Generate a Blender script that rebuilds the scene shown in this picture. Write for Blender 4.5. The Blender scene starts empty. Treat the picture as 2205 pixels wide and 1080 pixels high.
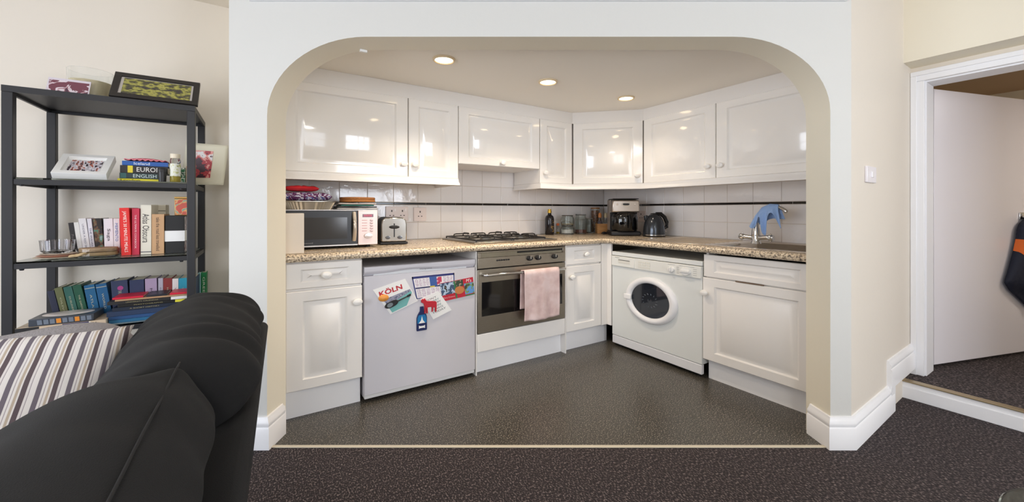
import bpy, bmesh, math, random
from mathutils import Vector, Matrix, noise
random.seed(7)
PI = math.pi
S = bpy.context.scene
COL = S.collection
rad = math.radians

# ------------------------------------------------------------------ camera
cam_d = bpy.data.cameras.new('camera'); cam = bpy.data.objects.new('camera', cam_d); COL.objects.link(cam)
cam.location = (0, 0, 1.2); cam.rotation_euler = (PI/2, 0, rad(57.349-90))
cam_d.sensor_width = 36; cam_d.lens = 36*850/2205; cam_d.shift_y = (453-540)/2205; cam_d.clip_start = 0.02
S.camera = cam
VS, VC = math.sin(rad(57.349)), math.cos(rad(57.349))
def cw(X, D, z=0.0):            # right / forward distances of the arch wall's own axes -> world
    return Vector((X*VS + D*VC, -X*VC + D*VS, z))

# ------------------------------------------------------------------ world, view, lights
w = bpy.data.worlds.new('sky'); S.world = w; w.use_nodes = True
bg = w.node_tree.nodes['Background']; bg.inputs[0].default_value = (.75, .85, 1, 1); bg.inputs[1].default_value = 1.2
S.view_settings.view_transform = 'Standard'; S.view_settings.look = 'None'
S.view_settings.exposure = 0.17; S.view_settings.gamma = 1; S.view_settings.use_curve_mapping = False
S.cycles.max_bounces = 12; S.cycles.diffuse_bounces = 12; S.cycles.glossy_bounces = 4
S.cycles.transmission_bounces = 8; S.cycles.transparent_max_bounces = 8
S.cycles.sample_clamp_indirect = 6; S.cycles.use_denoising = True

def light(name, kind, loc, rot, energy, color, **kw):
    d = bpy.data.lights.new(name, kind); d.energy = energy; d.color = color
    for k, v in kw.items(): setattr(d, k, v)
    o = bpy.data.objects.new(name, d); o.location = loc; o.rotation_euler = rot; COL.objects.link(o); return o
light('window_daylight_right', 'AREA', (2.05, -2.72, 1.62), (PI/2, 0, 0), 70, (.91, .96, 1.05), shape='RECTANGLE', size=1.6, size_y=1.6)
light('window_daylight_left', 'AREA', (-.65, -2.72, 1.62), (PI/2, 0, 0), 20, (.91, .96, 1.05), shape='RECTANGLE', size=1.6, size_y=1.6)  # added daylight from an unseen left window, brightens the left wall
light('ceiling_lamp', 'AREA', (-.6, -1.5, 2.55), (0,0,0), 36, (1, .95, .88), shape='DISK', size=.5)  # added overhead fill in the unseen part of the room
light('side_window_daylight', 'AREA', (-3.52, 0.6, 1.22), (PI/2, 0, -PI/2), 120, (.91, .96, 1.05), shape='RECTANGLE', size=3.2, size_y=2.2)  # added daylight from an unseen side window, fills the kitchen through the arch

# ------------------------------------------------------------------ materials
def lin(c):
    c = c/255
    return c/12.92 if c <= .04045 else ((c+.055)/1.055)**2.4
def rgb(c): return (lin(c[0]), lin(c[1]), lin(c[2]), 1)
MC = {}
def M(c, rough=.5, metal=0., **kw):
    key = (tuple(c), rough, metal, tuple(sorted(kw.items())))
    if key in MC: return MC[key]
    m = bpy.data.materials.new('mat'); m.use_nodes = True
    b = m.node_tree.nodes['Principled BSDF']
    b.inputs['Base Color'].default_value = rgb(c); b.inputs['Roughness'].default_value = rough
    b.inputs['Metallic'].default_value = metal
    if kw.get('trans'): b.inputs['Transmission Weight'].default_value = kw['trans']; b.inputs['IOR'].default_value = kw.get('ior', 1.45)
    if kw.get('alpha'): b.inputs['Alpha'].default_value = kw['alpha']
    if kw.get('emit'): b.inputs['Emission Color'].default_value = rgb(c); b.inputs['Emission Strength'].default_value = kw['emit']
    if kw.get('coat'): b.inputs['Coat Weight'].default_value = kw['coat']; b.inputs['Coat Roughness'].default_value = .05
    if kw.get('sheen'): b.inputs['Sheen Weight'].default_value = kw['sheen']
    if kw.get('bump'):
        nt = m.node_tree; t = nt.nodes.new('ShaderNodeTexNoise'); t.inputs['Scale'].default_value = kw.get('bs', 60); t.inputs['Detail'].default_value = 4
        tc = nt.nodes.new('ShaderNodeTexCoord'); nt.links.new(tc.outputs['Object'], t.inputs['Vector'])
        bp = nt.nodes.new('ShaderNodeBump'); bp.inputs['Strength'].default_value = kw['bump']; bp.inputs['Distance'].default_value = kw.get('bd', .01)
        nt.links.new(t.outputs['Fac'], bp.inputs['Height']); nt.links.new(bp.outputs['Normal'], b.inputs['Normal'])
    MC[key] = m; return m
def ramp_mat(stops, scale, rough=.5, kind='noise', detail=3, interp='CONSTANT', stretch=(1,1,1), bump=0, metal=0, coat=0, bd=.004, dist=0):
    m = bpy.data.materials.new('mat'); m.use_nodes = True; nt = m.node_tree; b = nt.nodes['Principled BSDF']
    tc = nt.nodes.new('ShaderNodeTexCoord'); mp = nt.nodes.new('ShaderNodeMapping'); mp.inputs['Scale'].default_value = stretch
    nt.links.new(tc.outputs['Object'], mp.inputs['Vector'])
    if kind == 'noise':
        t = nt.nodes.new('ShaderNodeTexNoise'); t.inputs['Detail'].default_value = detail; t.inputs['Distortion'].default_value = dist; out = t.outputs['Fac']
    elif kind == 'voronoi':
        t = nt.nodes.new('ShaderNodeTexVoronoi'); out = t.outputs['Color']
    else:
        t = nt.nodes.new('ShaderNodeTexWave'); t.inputs['Distortion'].default_value = dist; out = t.outputs['Fac']
    t.inputs['Scale'].default_value = scale
    nt.links.new(mp.outputs['Vector'], t.inputs['Vector'])
    r = nt.nodes.new('ShaderNodeValToRGB'); r.color_ramp.interpolation = interp
    e = r.color_ramp.elements
    while len(e) < len(stops): e.new(.5)
    for i, (p, c) in enumerate(stops): e[i].position = p; e[i].color = rgb(c)
    nt.links.new(out, r.inputs['Fac']); nt.links.new(r.outputs['Color'], b.inputs['Base Color'])
    b.inputs['Roughness'].default_value = rough; b.inputs['Metallic'].default_value = metal; b.inputs['Coat Weight'].default_value = coat
    if bump:
        bp = nt.nodes.new('ShaderNodeBump'); bp.inputs['Strength'].default_value = bump; bp.inputs['Distance'].default_value = bd
        nt.links.new(out, bp.inputs['Height']); nt.links.new(bp.outputs['Normal'], b.inputs['Normal'])
    return m
WALL = M((227, 219, 207), .7, bump=.05, bs=40)
ARCHW = M((211, 210, 205), .7, bump=.05, bs=40)
CREAM = M((238, 231, 212), .65, bump=.05, bs=40)
CEIL = M((250, 246, 238), .8)
TRIM = M((242, 242, 244), .35)
GLOSS = M((246, 243, 238), .12, coat=.6)
CAB = M((240, 237, 233), .3)
KNOB = M((240, 238, 234), .25)
APPL = M((212, 210, 216), .28)
APPLG = M((214, 216, 218), .35)
STEEL = ramp_mat([(.3, (150, 142, 130)), (.7, (172, 164, 152))], 30, .32, stretch=(1, 1, 60), interp='LINEAR', metal=1)
DSTEEL = ramp_mat([(.3, (146, 138, 126)), (.7, (168, 160, 146))], 30, .36, stretch=(1, 1, 60), interp='LINEAR', metal=1)
CHROME = M((215, 215, 215), .1, 1.)
BLACK = M((14, 14, 15), .3)
MATB = M((24, 24, 26), .55)
BMETAL = M((34, 34, 38), .45)
BGLASS = M((10, 10, 12), .06, coat=.5)
CLEAR = M((250, 252, 252), .02, trans=1., ior=1.3)
GREEN_GLASS = M((244, 249, 247), .02, trans=1., ior=1.3)
PAPER = M((226, 218, 200), .8)
WHITEP = M((240, 240, 238), .6)
CARPET = ramp_mat([(0, (18, 14, 16)), (.4, (33, 27, 29)), (.52, (48, 40, 42)), (.58, (80, 69, 70)), (.66, (122, 110, 108))], 125, .95, detail=2, interp='LINEAR', stretch=(1.3, .7, 1), bump=.9, bd=.01)
VINYL = ramp_mat([(0, (38, 36, 33)), (.40, (50, 47, 42)), (.54, (66, 62, 55)), (.60, (98, 92, 82)), (.68, (156, 148, 134))], 150, .30, detail=1, interp='LINEAR', bump=.08, bd=.002)
GRANITE = ramp_mat([(0, (70, 64, 60)), (.38, (112, 102, 92)), (.45, (190, 172, 148)), (.55, (214, 194, 164)), (.64, (236, 222, 200))], 95, .25, detail=3, interp='LINEAR')
SOFA = M((13, 13, 14), .95, bump=.35, bs=700, bd=.002)
TILE = M((234, 231, 230), .08, coat=.4, bump=.25, bs=9, bd=.02)
GROUT = M((212, 200, 186), .8)
BTILE = M((22, 16, 14), .15)

# ------------------------------------------------------------------ mesh helpers
class MB:
    def __init__(s): s.bm = bmesh.new()
    def box(s, x0, x1, y0, y1, z0, z1, mtx=None):
        v = [s.bm.verts.new((x, y, z)) for x in (x0, x1) for y in (y0, y1) for z in (z0, z1)]
        for f in ((0,1,3,2), (4,6,7,5), (0,4,5,1), (2,3,7,6), (0,2,6,4), (1,5,7,3)): s.bm.faces.new([v[i] for i in f])
        if mtx: bmesh.ops.transform(s.bm, matrix=mtx, verts=v)
        return s
    def prism(s, pts, z0, z1, axis='z'):
        def P(a, b, h): return (a, b, h) if axis == 'z' else ((a, h, b) if axis == 'y' else (h, a, b))
        A = [s.bm.verts.new(P(a, b, z0)) for a, b in pts]; B = [s.bm.verts.new(P(a, b, z1)) for a, b in pts]
        s.bm.faces.new(A); s.bm.faces.new(B[::-1]); n = len(pts)
        for i in range(n): s.bm.faces.new((A[i], B[i], B[(i+1) % n], A[(i+1) % n]))
        return s
    def loft(s, rings, close=True, cap=True):
        R = [[s.bm.verts.new(p) for p in r] for r in rings]; n = len(R[0])
        for a, b in zip(R, R[1:]):
            for i in range(n if close else n-1): s.bm.faces.new((a[i], a[(i+1) % n], b[(i+1) % n], b[i]))
        if cap and close:
            s.bm.faces.new(R[0][::-1]); s.bm.faces.new(R[-1])
        return s
    def lathe(s, prof, c=(0,0,0), seg=28, axis='z', sx=1, sy=1):
        rings = []
        for r, h in prof:
            ring = []
            for k in range(seg):
                a = 2*PI*k/seg; p, q = r*math.cos(a)*sx, r*math.sin(a)*sy
                ring.append({'z': (c[0]+p, c[1]+q, c[2]+h), 'y': (c[0]+p, c[1]+h, c[2]+q), 'x': (c[0]+h, c[1]+p, c[2]+q)}[axis])
            rings.append(ring)
        return s.loft(rings)
    def tube(s, pts, r, seg=10, closed=False):
        pts = [Vector(p) for p in pts]; rings = []; n = len(pts); up = Vector((.13, .21, .97))
        for i, p in enumerate(pts):
            if closed: t = pts[(i+1) % n]-pts[i-1]
            else: t = pts[min(i+1, n-1)]-pts[max(i-1, 0)]
            t.normalize(); a = t.cross(up)
            if a.length < .05: a = t.cross(Vector((1, .1, 0)))
            a.normalize(); b = a.cross(t)
            rr = r[i] if isinstance(r, (list, tuple)) else r
            rings.append([p+a*rr*math.cos(2*PI*k/seg)+b*rr*math.sin(2*PI*k/seg) for k in range(seg)])
        if closed: rings.append(rings[0])
        return s.loft(rings, cap=not closed)
    def grid(s, f, nu, nv, wrap=False):
        V = [[s.bm.verts.new(f(i/nu, j/nv)) for j in range(nv+1)] for i in range(nu+1)]
        for i in range(nu):
            for j in range(nv): s.bm.faces.new((V[i][j], V[i+1][j], V[i+1][j+1], V[i][j+1]))
        return s
    def panel(s, x0, x1, z0, z1, y, t, bx, bz, d=.012):
        R = []
        for ix, iz, dy in ((0,0,t), (0,0,.005), (.005,.004,0), (bx,bz,0), (bx+.012,bz+.008,d), (bx+.03,bz+.02,d), (bx+.055,bz+.038,.001)):
            R.append([(x0+ix, y+dy, z0+iz), (x1-ix, y+dy, z0+iz), (x1-ix, y+dy, z1-iz), (x0+ix, y+dy, z1-iz)])
        return s.loft(R)
def smooth(me, ang=35):
    for p in me.polygons: p.use_smooth = True
    me.set_sharp_from_angle(angle=rad(ang))
def obj(name, mb, mat, parent=None, bevel=0, seg=2, ang=35, label=None, weld=False, subs=0, solid=0):
    bm = mb.bm
    if weld: bmesh.ops.remove_doubles(bm, verts=bm.verts, dist=1e-5)
    bmesh.ops.recalc_face_normals(bm, faces=bm.faces)
    me = bpy.data.meshes.new(name); bm.to_mesh(me); bm.free()
    smooth(me, ang)
    for m in (mat if isinstance(mat, (list, tuple)) else [mat]): me.materials.append(m)
    o = bpy.data.objects.new(name, me); COL.objects.link(o)
    if parent: o.parent = parent
    if solid:
        q = o.modifiers.new('solid', 'SOLIDIFY'); q.thickness = solid; q.offset = 0
    if subs:
        q = o.modifiers.new('sub', 'SUBSURF'); q.levels = subs; q.render_levels = subs
    if bevel:
        q = o.modifiers.new('bevel', 'BEVEL'); q.width = bevel; q.segments = seg; q.limit_method = 'ANGLE'; q.angle_limit = rad(40)
    if label: o['label'] = label
    return o
def tag(o, label, cat, group=None):
    o['label'] = label; o['category'] = cat
    if group: o['group'] = group
    return o
def thing(name, label, cat, loc=(0,0,0), rotz=0, group=None, rot=None):
    o = bpy.data.objects.new(name, None); COL.objects.link(o); o.empty_display_size = .05
    o.location = loc; o.rotation_euler = rot if rot else (0, 0, rotz)
    return tag(o, label, cat, group)
def struct(name, mb, mat, **kw):
    o = obj(name, mb, mat, **kw)
    if not kw.get('parent'): o['kind'] = 'structure'
    return o
FRONT = Matrix(((1,0,0), (0,0,-1), (0,1,0)))               # text facing -Y, reading along +X
SPINE = Matrix(((0,1,0), (0,0,-1), (-1,0,0)))              # text facing -Y, reading downwards
FLAT = Matrix(((1,0,0), (0,1,0), (0,0,1)))
def lettering(parent, s, c, wd, ht, orient, mat, name='lettering', rot2=0, bold=0):
    cu = bpy.data.curves.new('lettering', 'FONT'); cu.body = s; cu.size = 1; cu.resolution_u = 2; cu.offset = bold
    tmp = bpy.data.objects.new('tmp', cu); COL.objects.link(tmp)
    dg = bpy.context.evaluated_depsgraph_get(); me = bpy.data.meshes.new_from_object(tmp.evaluated_get(dg))
    bpy.data.objects.remove(tmp); bpy.data.curves.remove(cu)
    xs = [v.co.x for v in me.vertices]; ys = [v.co.y for v in me.vertices]
    x0, x1, y0, y1 = min(xs), max(xs), min(ys), max(ys)
    R2 = Matrix.Rotation(rot2, 3, 'Z')
    for v in me.vertices:
        p = R2 @ Vector(((v.co.x-(x0+x1)/2)/(x1-x0)*wd, (v.co.y-(y0+y1)/2)/(y1-y0)*ht, 0))
        v.co = orient @ p + Vector(c)
    me.materials.append(mat); o = bpy.data.objects.new(name, me); COL.objects.link(o); o.parent = parent; o['kind'] = 'thing'
    return o
def sweep(path, prof, closed=False):
    """prof (offset to the right of the walk, z) swept along a plan path with mitred corners."""
    mb = MB(); n = len(path); P = [Vector(p) for p in path]; rings = []
    for i in range(n):
        d0 = (P[i]-P[i-1]).normalized() if i > 0 else None
        d1 = (P[i+1]-P[i]).normalized() if i < n-1 else None
        if d0 is None: d0 = d1
        if d1 is None: d1 = d0
        n0 = Vector((d0.y, -d0.x)); n1 = Vector((d1.y, -d1.x)); m = (n0+n1)
        m = m/max(.2, (m.length_squared/2)) if m.length > 1e-6 else n0
        rings.append([(P[i].x+m.x*o, P[i].y+m.y*o, z) for o, z in prof])
    return mb.loft(rings)

# ================================================================== SETTING
# --- floor
thr0, thr1 = cw(-1.30, 2.005), cw(1.66, 2.005)
q0, q1 = cw(-1.434, 2.005), cw(1.719, 2.005)
struct('floor', MB().prism([(-3.4,-2.6), (3.5,-2.6), (3.5,.79), tuple(q1.xy), tuple(q0.xy), (-.13,3.4), (-3.4,3.4)], -.05, 0), CARPET)
struct('floor_kitchen', MB().prism([tuple(q0.xy), tuple(q1.xy), (3.5,.9), (3.5,3.4), (-.1,3.4)], -.05, 0), VINYL)
tm = MB(); a, b, c2, d2 = cw(-1.235,1.995), cw(1.60,1.995), cw(1.60,2.016), cw(-1.235,2.016)
tm.prism([tuple(a.xy), tuple(b.xy), tuple(c2.xy), tuple(d2.xy)], .0005, .005)
struct('trim_threshold', tm, M((205, 196, 176), .4), bevel=.002)
struct('floor_hall', MB().box(3.512, 6.4, -1.8, 1.7, .0, .11), CARPET)
# --- arch wall
pts = [(-1.434, 0), (-1.241, 0), (-1.241, 1.68)]
for k in range(1, 17):
    t = k/16*PI/2; pts.append((-1.241+.503*(1-math.cos(t)), 1.68+.40*math.sin(t)))
for k in range(0, 17):
    t = PI/2*(1-k/16); pts.append((1.613-.49+.49*math.cos(t), 1.70+.38*math.sin(t)))
pts += [(1.613, 0), (1.719, 0), (1.719, 2.6), (-1.434, 2.6)]
mb = MB(); f, bk = [], []
for X, z in pts:
    f.append(mb.bm.verts.new(cw(X, 2.0, z)))
    bk.append(mb.bm.verts.new(cw(X if X > -1.3 else X, 2.165, z)))
ff = mb.bm.faces.new(f); fb = mb.bm.faces.new(bk[::-1]); n = len(pts)
for i in range(n):
    fc = mb.bm.faces.new((f[i], bk[i], bk[(i+1) % n], f[(i+1) % n]))
    if 1 <= i < n-4: fc.material_index = 1
mb.bm.normal_update(); bmesh.ops.triangulate(mb.bm, faces=[ff, fb])
struct('wall_arch', mb, [ARCHW, CREAM], ang=30)
# small chip of bare plaster on the arch soffit
# --- kitchen side partition (left) and right segment wall
struct('wall_partition', MB().prism([(-.128,2.46), (-.128,3.4), (.10,3.4), (.10,2.508), tuple(cw(-1.25,2.163).xy)], 0, 2.6), CREAM)
struct('wall_passage', MB().prism([(2.5255,.7572), (3.86,.793), (3.86,.952), (2.53,.952)], 0, 2.6), WALL)
struct('wall_left', MB().box(-3.4, .1, 3.36, 3.5, 0, 2.6), WALL)
struct('wall_kitchen', MB().box(.1, 3.6, 3.36, 3.5, 0, 2.6), WALL)
struct('wall_sink', MB().box(3.447, 3.6, .952, 3.36, 0, 2.6), WALL)
struct('ceiling_kitchen', MB().prism([(.1,2.4), (2.45,.953), (3.447,.953), (3.447,3.36), (.1,3.36)], 2.148, 2.2), CEIL)
struct('ceiling', MB().box(-3.4, 3.6, -2.6, 3.5, 2.6, 2.66), WALL)
# right wall with recessed doorway
mb = MB(); mb.box(3.51, 3.70, -.56, .788, 2.153, 2.6); mb.box(3.51, 3.70, -2.6, -.56, 0, 2.6)
struct('wall_right', mb, CREAM)
mb = MB(); mb.box(3.70, 3.86, -.56, .791, 2.055, 2.6); mb.box(3.70, 3.86, -.56, -.48, 0, 2.055); mb.box(3.70, 3.86, -2.6, -.56, 0, 2.6)
struct('wall_doorway', mb, WALL)
# far living room side with window; left opening added for daylight fill
mb = MB(); mb.box(-3.4, -1.45, -2.75, -2.6, 0, 2.6); mb.box(.15, 1.25, -2.75, -2.6, 0, 2.6); mb.box(2.85, 3.86, -2.75, -2.6, 0, 2.6)
for x0, x1 in ((-1.45, .15), (1.25, 2.85)): mb.box(x0, x1, -2.75, -2.6, 0, .85); mb.box(x0, x1, -2.75, -2.6, 2.4, 2.6)
struct('wall_back', mb, WALL)
mb = MB(); mb.box(-3.55, -3.4, -2.6, -1.0, 0, 2.6); mb.box(-3.55, -3.4, 2.2, 3.5, 0, 2.6); mb.box(-3.55, -3.4, -1.0, 2.2, 0, .1); mb.box(-3.55, -3.4, -1.0, 2.2, 2.3, 2.6)  # unseen side wall set far out; wide opening added for fill light
struct('wall_side', mb, WALL)
for i, x0 in enumerate((1.25, -1.45)):
    mb = MB()
    for x in (0, .72, 1.54) if i else (0, .80, 1.16, 1.54): mb.box(x0+x, x0+x+.06, -2.69, -2.63, .85, 2.4)
    for z in (.85, 1.6, 2.34): mb.box(x0, x0+1.6, -2.685, -2.635, z, z+.06)
    struct('window_%d' % (i+1), mb, TRIM)  # left-hand frame is for the added back window
mb = MB()
for y in (-1.0, .04, 1.08, 2.14): mb.box(-3.51, -3.45, y, y+.06, .1, 2.3)
for z in (.1, 1.17, 2.24): mb.box(-3.505, -3.455, -1.0, 2.2, z, z+.06)
struct('window_3', mb, TRIM)  # frame of the added side window, out of view
# hall beyond
mb = MB(); mb.box(6.4, 6.5, -1.8, 1.7, 0, 2.4); mb.box(3.86, 6.5, 1.7, 1.8, 0, 2.4); mb.box(3.86, 6.5, -1.9, -1.8, 0, 2.4)
struct('wall_hall', mb, CREAM)
mb = MB(); mb.box(3.86, 6.5, -1.9, 1.8, 2.4, 2.46); mb.box(4.5, 4.8, -1.8, 1.7, 2.32, 2.4); mb.box(5.3, 5.4, -1.8, 1.7, 2.36, 2.4)
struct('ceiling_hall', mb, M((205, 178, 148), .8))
# --- trims
bprof = [(0,0), (.024,0), (.024,.105), (.018,.112), (.021,.122), (.021,.132), (.012,.145), (.008,.158), (0,.16)]
e = lambda X, D: tuple(cw(X, D).xy)
struct('baseboard_left', sweep([(.101,2.515), e(-1.241,2.12), e(-1.241,2.0), e(-1.434,2.0), (-.128,3.36), (-3.4,3.36)][::-1], bprof), TRIM, ang=50)
struct('baseboard_right', sweep([(3.20,.7753), (2.5255,.7572), e(1.613,2.0), e(1.613,2.13)][::-1], [(o, z) for o, z in bprof]), TRIM, ang=50)
up = [(o, z+.15) for o, z in bprof]
mb = sweep([(3.68,.788), (3.14,.7738)][::-1], up); mb.box(3.14, 3.215, .752, .774, 0, .155)
struct('baseboard_step', mb, TRIM, ang=50)
mb = MB(); mb.box(3.488, 3.511, -.56, .785, 0, .105); mb.box(3.481, 3.489, -.56, .785, 0, .075)
struct('trim_riser', mb, TRIM, bevel=.003)
struct('trim_nosing', MB().box(3.478, 3.53, -.56, .785, .106, .114), M((176, 158, 126), .35, .7), bevel=.002)
# picture rail above the arch
mb = MB(); R = []
for X in (-1.325, 1.69): R.append([cw(X, D, z) for D, z in ((2.0,2.257), (1.985,2.257), (1.972,2.275), (1.972,2.33), (2.0,2.34))])
struct('trim_rail', mb.loft(R), TRIM)
# door surround
def arch_jamb(mb, y0, y1, z0, z1): mb.box(3.676, 3.70, y0, y1, z0, z1)
mb = MB(); arch_jamb(mb, .722, .7865, .111, 2.0545); mb.box(3.668, 3.6755, .756, .7865, .111, 2.0895)
arch_jamb(mb, -.545, -.48, .111, 2.0545)
arch_jamb(mb, -.545, .7865, 2.055, 2.12); mb.box(3.668, 3.6755, -.545, .7865, 2.09, 2.12)
struct('trim_architrave', mb, TRIM, bevel=.0025)
mb = MB(); mb.box(3.7005, 3.868, .715, .788, .111, 2.0445); mb.box(3.7005, 3.868, -.475, .788, 2.045, 2.0545); mb.box(3.7005, 3.868, -.479, -.475, .111, 2.0445)
struct('trim_lining', mb, TRIM)
dr = thing('door_1', 'white flush door standing open into the carpeted hall', 'door', (3.925, .722, 0), rad(-17.5)); dr['kind'] = 'structure'
obj('leaf', MB().box(0, 1.20, 0, .055, .135, 2.04), M((232, 228, 232), .3), dr, bevel=.003)
mb = MB()
for z in (.35, 1.85): mb.box(-.012, .0, .01, .05, z, z+.12)
obj('hinge', mb, STEEL, dr)

# --- tiled splashbacks
def tiles(name, org, ux, length, x_off, rows, seed):
    rnd = random.Random(seed); mb = MB(); n = ux.cross(Vector((0,0,1)))
    def place(u0, u1, z0, z1, mi, th=.008):
        tx, tz = rnd.uniform(-.012,.012), rnd.uniform(-.012,.012)
        c = org+ux*(u0+u1)/2+Vector((0,0,(z0+z1)/2)); vs = []
        for k, (du, dz) in enumerate(((-1,-1),(1,-1),(1,1),(-1,1))):
            for ins, dep in ((0,.001), (0,th-.002), (.002,th)):
                uu = du*((u1-u0)/2-ins); zz = dz*((z1-z0)/2-ins)
                vs.append(mb.bm.verts.new(c+ux*uu+Vector((0,0,zz))+n*(dep+(tx*uu+tz*zz if dep > .004 else 0))))
        for i in range(4):
            j = (i+1) % 4
            for l in (0, 1):
                fc = mb.bm.faces.new((vs[i*3+l], vs[j*3+l], vs[j*3+l+1], vs[i*3+l+1])); fc.material_index = mi
        fc = mb.bm.faces.new([vs[i*3+2] for i in range(4)]); fc.material_index = mi
    g = .003; u = x_off
    while u < length:
        for z0, z1 in rows:
            a0, a1 = max(0, u), min(length, u+.2125)
            if a1-a0 > .01: place(a0+g/2, a1-g/2, z0+g/2, z1-g/2, 0)
        u += .2125
    u = x_off
    while u < length:
        a0, a1 = max(0, u), min(length, u+.284)
        if a1-a0 > .01: place(a0+g/2, a1-g/2, 1.2505, 1.2685, 1, .009)
        u += .284
    p = [org, org+ux*length, org+ux*length+Vector((0,0,1.62)), org+Vector((0,0,1.62))]
    q = [x+Vector((0,0,.9))*(1 if i < 2 else 0)+n*.004 for i, x in enumerate(p)]
    fc = mb.bm.faces.new([mb.bm.verts.new(x) for x in q]); fc.material_index = 2
    # keep the grout bed behind the tile faces
    return struct(name, mb, [TILE, BTILE, GROUT], ang=20)
rows = [(.95,1.097), (1.097,1.249), (1.270,1.428), (1.428,1.586)]
tiles('wall_tiles_left', Vector((.10,3.36,0)), Vector((1,0,0)), 3.34, .008, rows, 1)
tiles('wall_tiles_right', Vector((3.447,3.352,0)), Vector((0,-1,0)), 2.4, -.022+.0, rows, 2)

# ================================================================== KITCHEN UNITS
KN = [(.0,0), (.010,0), (.010,-.012), (.021,-.018), (.025,-.027), (.021,-.036), (.010,-.040), (.0005,-.041)]
def knob(parent, x, z, y=0, s=1.): return obj('knob', MB().lathe([(r*s, h*s) for r, h in KN], (x, y, z), 20, 'y', 1.15, .85), KNOB, parent)
def door(parent, x0, x1, z0, z1, kx=None, kz=None, bx=.085, bz=.058, name='door', mat=CAB, y=0):
    d = obj(name, MB().panel(x0, x1, z0, z1, y, .022, bx, bz), mat, parent)
    if kx is not None: knob(d, kx, kz, y+.0005)
    return d
BD = .78
# left base cabinet  (front y=2.55)
t = thing('base_cabinet', 'white base cabinet with one drawer over a door, left of the small fridge', 'cabinet', (.125,2.55,0))
mb = MB(); mb.box(0, .411, .024, BD, .166, .902); mb.box(-.024, -.003, .01, .4, .166, .902); obj('body', mb, CAB, t)
door(t, 0, .411, .752, .897, .207, .823, .075, .036, 'drawer'); door(t, 0, .411, .172, .738, .38, .644)
obj('plinth', MB().box(-.02, .411, .06, .09, .0, .165), TRIM, t)
# oven housing
t = thing('oven_cabinet', 'white housing cabinet around the built-in oven with plain drawer panel below', 'cabinet', (1.334,2.55,0))
mb = MB(); mb.box(-.008, -.001, .004, BD, .0, .902); mb.box(.832, .841, .0, BD, .0, .902); mb.box(0, .831, .03, BD, .166, .298); obj('body', mb, CAB, t)
obj('drawer_panel', MB().box(.001, .829, 0, .024, .168, .296), CAB, t, bevel=.003)
obj('plinth', MB().box(0, .831, .06, .09, 0, .164), TRIM, t)
# narrow base cabinet
t = thing('base_cabinet', 'narrow white base cabinet with one drawer over a door, right of the oven', 'cabinet', (2.178,2.55,0))
obj('body', MB().box(0, .409, .024, BD, .166, .902), CAB, t)
door(t, .001, .408, .740, .893, .215, .82, .085, .036, 'drawer'); door(t, .001, .408, .173, .727, .047, .636)
obj('plinth', MB().box(0, .535, .06, .09, 0, .164), TRIM, t)
# corner post between the runs
mb = MB(); mb.box(2.592, 2.68, 2.553, 2.575, .168, .902); mb.box(2.66, 2.682, 2.503, 2.553, .168, .902)
o = obj('corner_post', mb, CAB, bevel=.003); tag(o, 'white vertical corner post between narrow base cabinet and washing machine', 'panel')
# sink cabinet (front x=2.66, facing -X)
t = thing('sink_cabinet', 'white sink base cabinet with wide false drawer front over a broad door', 'cabinet', (2.66,1.630,0), -PI/2)
mb = MB(); mb.box(.01, .028, .024, .7, .146, .902); mb.box(.654, .672, .024, .7, .146, .902); mb.box(.028, .654, .024, .7, .146, .164); mb.box(.028, .654, .68, .7, .164, .902); mb.box(.028, .654, .024, .04, .72, .745)
obj('body', mb, CAB, t)
door(t, .002, .676, .734, .890, None, None, .075, .036, 'drawer_front'); door(t, -.006, .676, .148, .727, .02, .622, .085, .058)
mb = MB(); mb.box(.225, .40, -.002, .004, .7275, .7335); obj('vent_slot', mb, M((120, 96, 74), .5), t)
obj('plinth', MB().box(.005, .676, .06, .09, 0, .145), TRIM, t)
# worktop (L) with post-formed front edge
prof = []
for k in range(9):
    a = -PI/2+PI*k/8; prof.append((.0225*math.cos(a), .9275+.0225*math.sin(a)))
prof = prof + [(-.03,.95), (-.03,.905)]
mb = sweep([(.101,2.548), (2.635,2.548), (2.635,.953)], prof)
mb.prism([(.101,2.57), (2.66,2.57), (2.66,2.35), (3.438,2.35), (3.438,3.351), (.101,3.351)], .905, .95)
mb.box(2.66, 3.438, 1.66, 2.35, .905, .95)
mb.box(2.66, 2.72, .953, 1.66, .905, .95); mb.box(3.36, 3.438, .953, 1.66, .905, .95); mb.box(2.72, 3.36, 1.62, 1.66, .905, .95); mb.box(2.72, 3.36, .953, 1.0, .905, .95)
tag(obj('worktop', mb, GRANITE, ang=50), 'speckled beige L-shaped laminate worktop running around the kitchen corner', 'worktop')
# upper units
UD = .44
def upper(label, loc, rz, wd, z0, z1, kx, kz, name='wall_cabinet', depth=UD, bx=.085, cat='cabinet'):
    t = thing(name, label, cat, loc, rz)
    obj('body', MB().box(.001, wd-.001, .024, depth, z0, z1), CAB, t)
    door(t, .002, wd-.002, z0, z1, kx, kz, bx, .055, mat=GLOSS); return t
upper('widest glossy white wall cabinet, at the left end above the microwave', (.112,2.90,0), 0, .826, 1.455, 2.04, .79, 1.545)
upper('narrow glossy white wall cabinet between widest cabinet and the hood', (.941,2.90,0), 0, .408, 1.455, 2.04, .045, 1.545, bx=.075)
upper('short glossy white hood cabinet mounted higher above the gas hob', (1.351,2.90,0), 0, .811, 1.578, 2.04, .405, 1.608, 'hood_cabinet')
upper('narrow glossy white wall cabinet between hood and diagonal corner cabinet', (2.165,2.90,0), 0, .387, 1.455, 2.04, .05, 1.545, bx=.075)
LD = math.hypot(.458,.464)
t = thing('corner_wall_cabinet', 'glossy white corner wall cabinet set diagonally above the coffee maker', 'cabinet', (2.556,2.899,0), math.atan2(-.464,.458))
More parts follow.
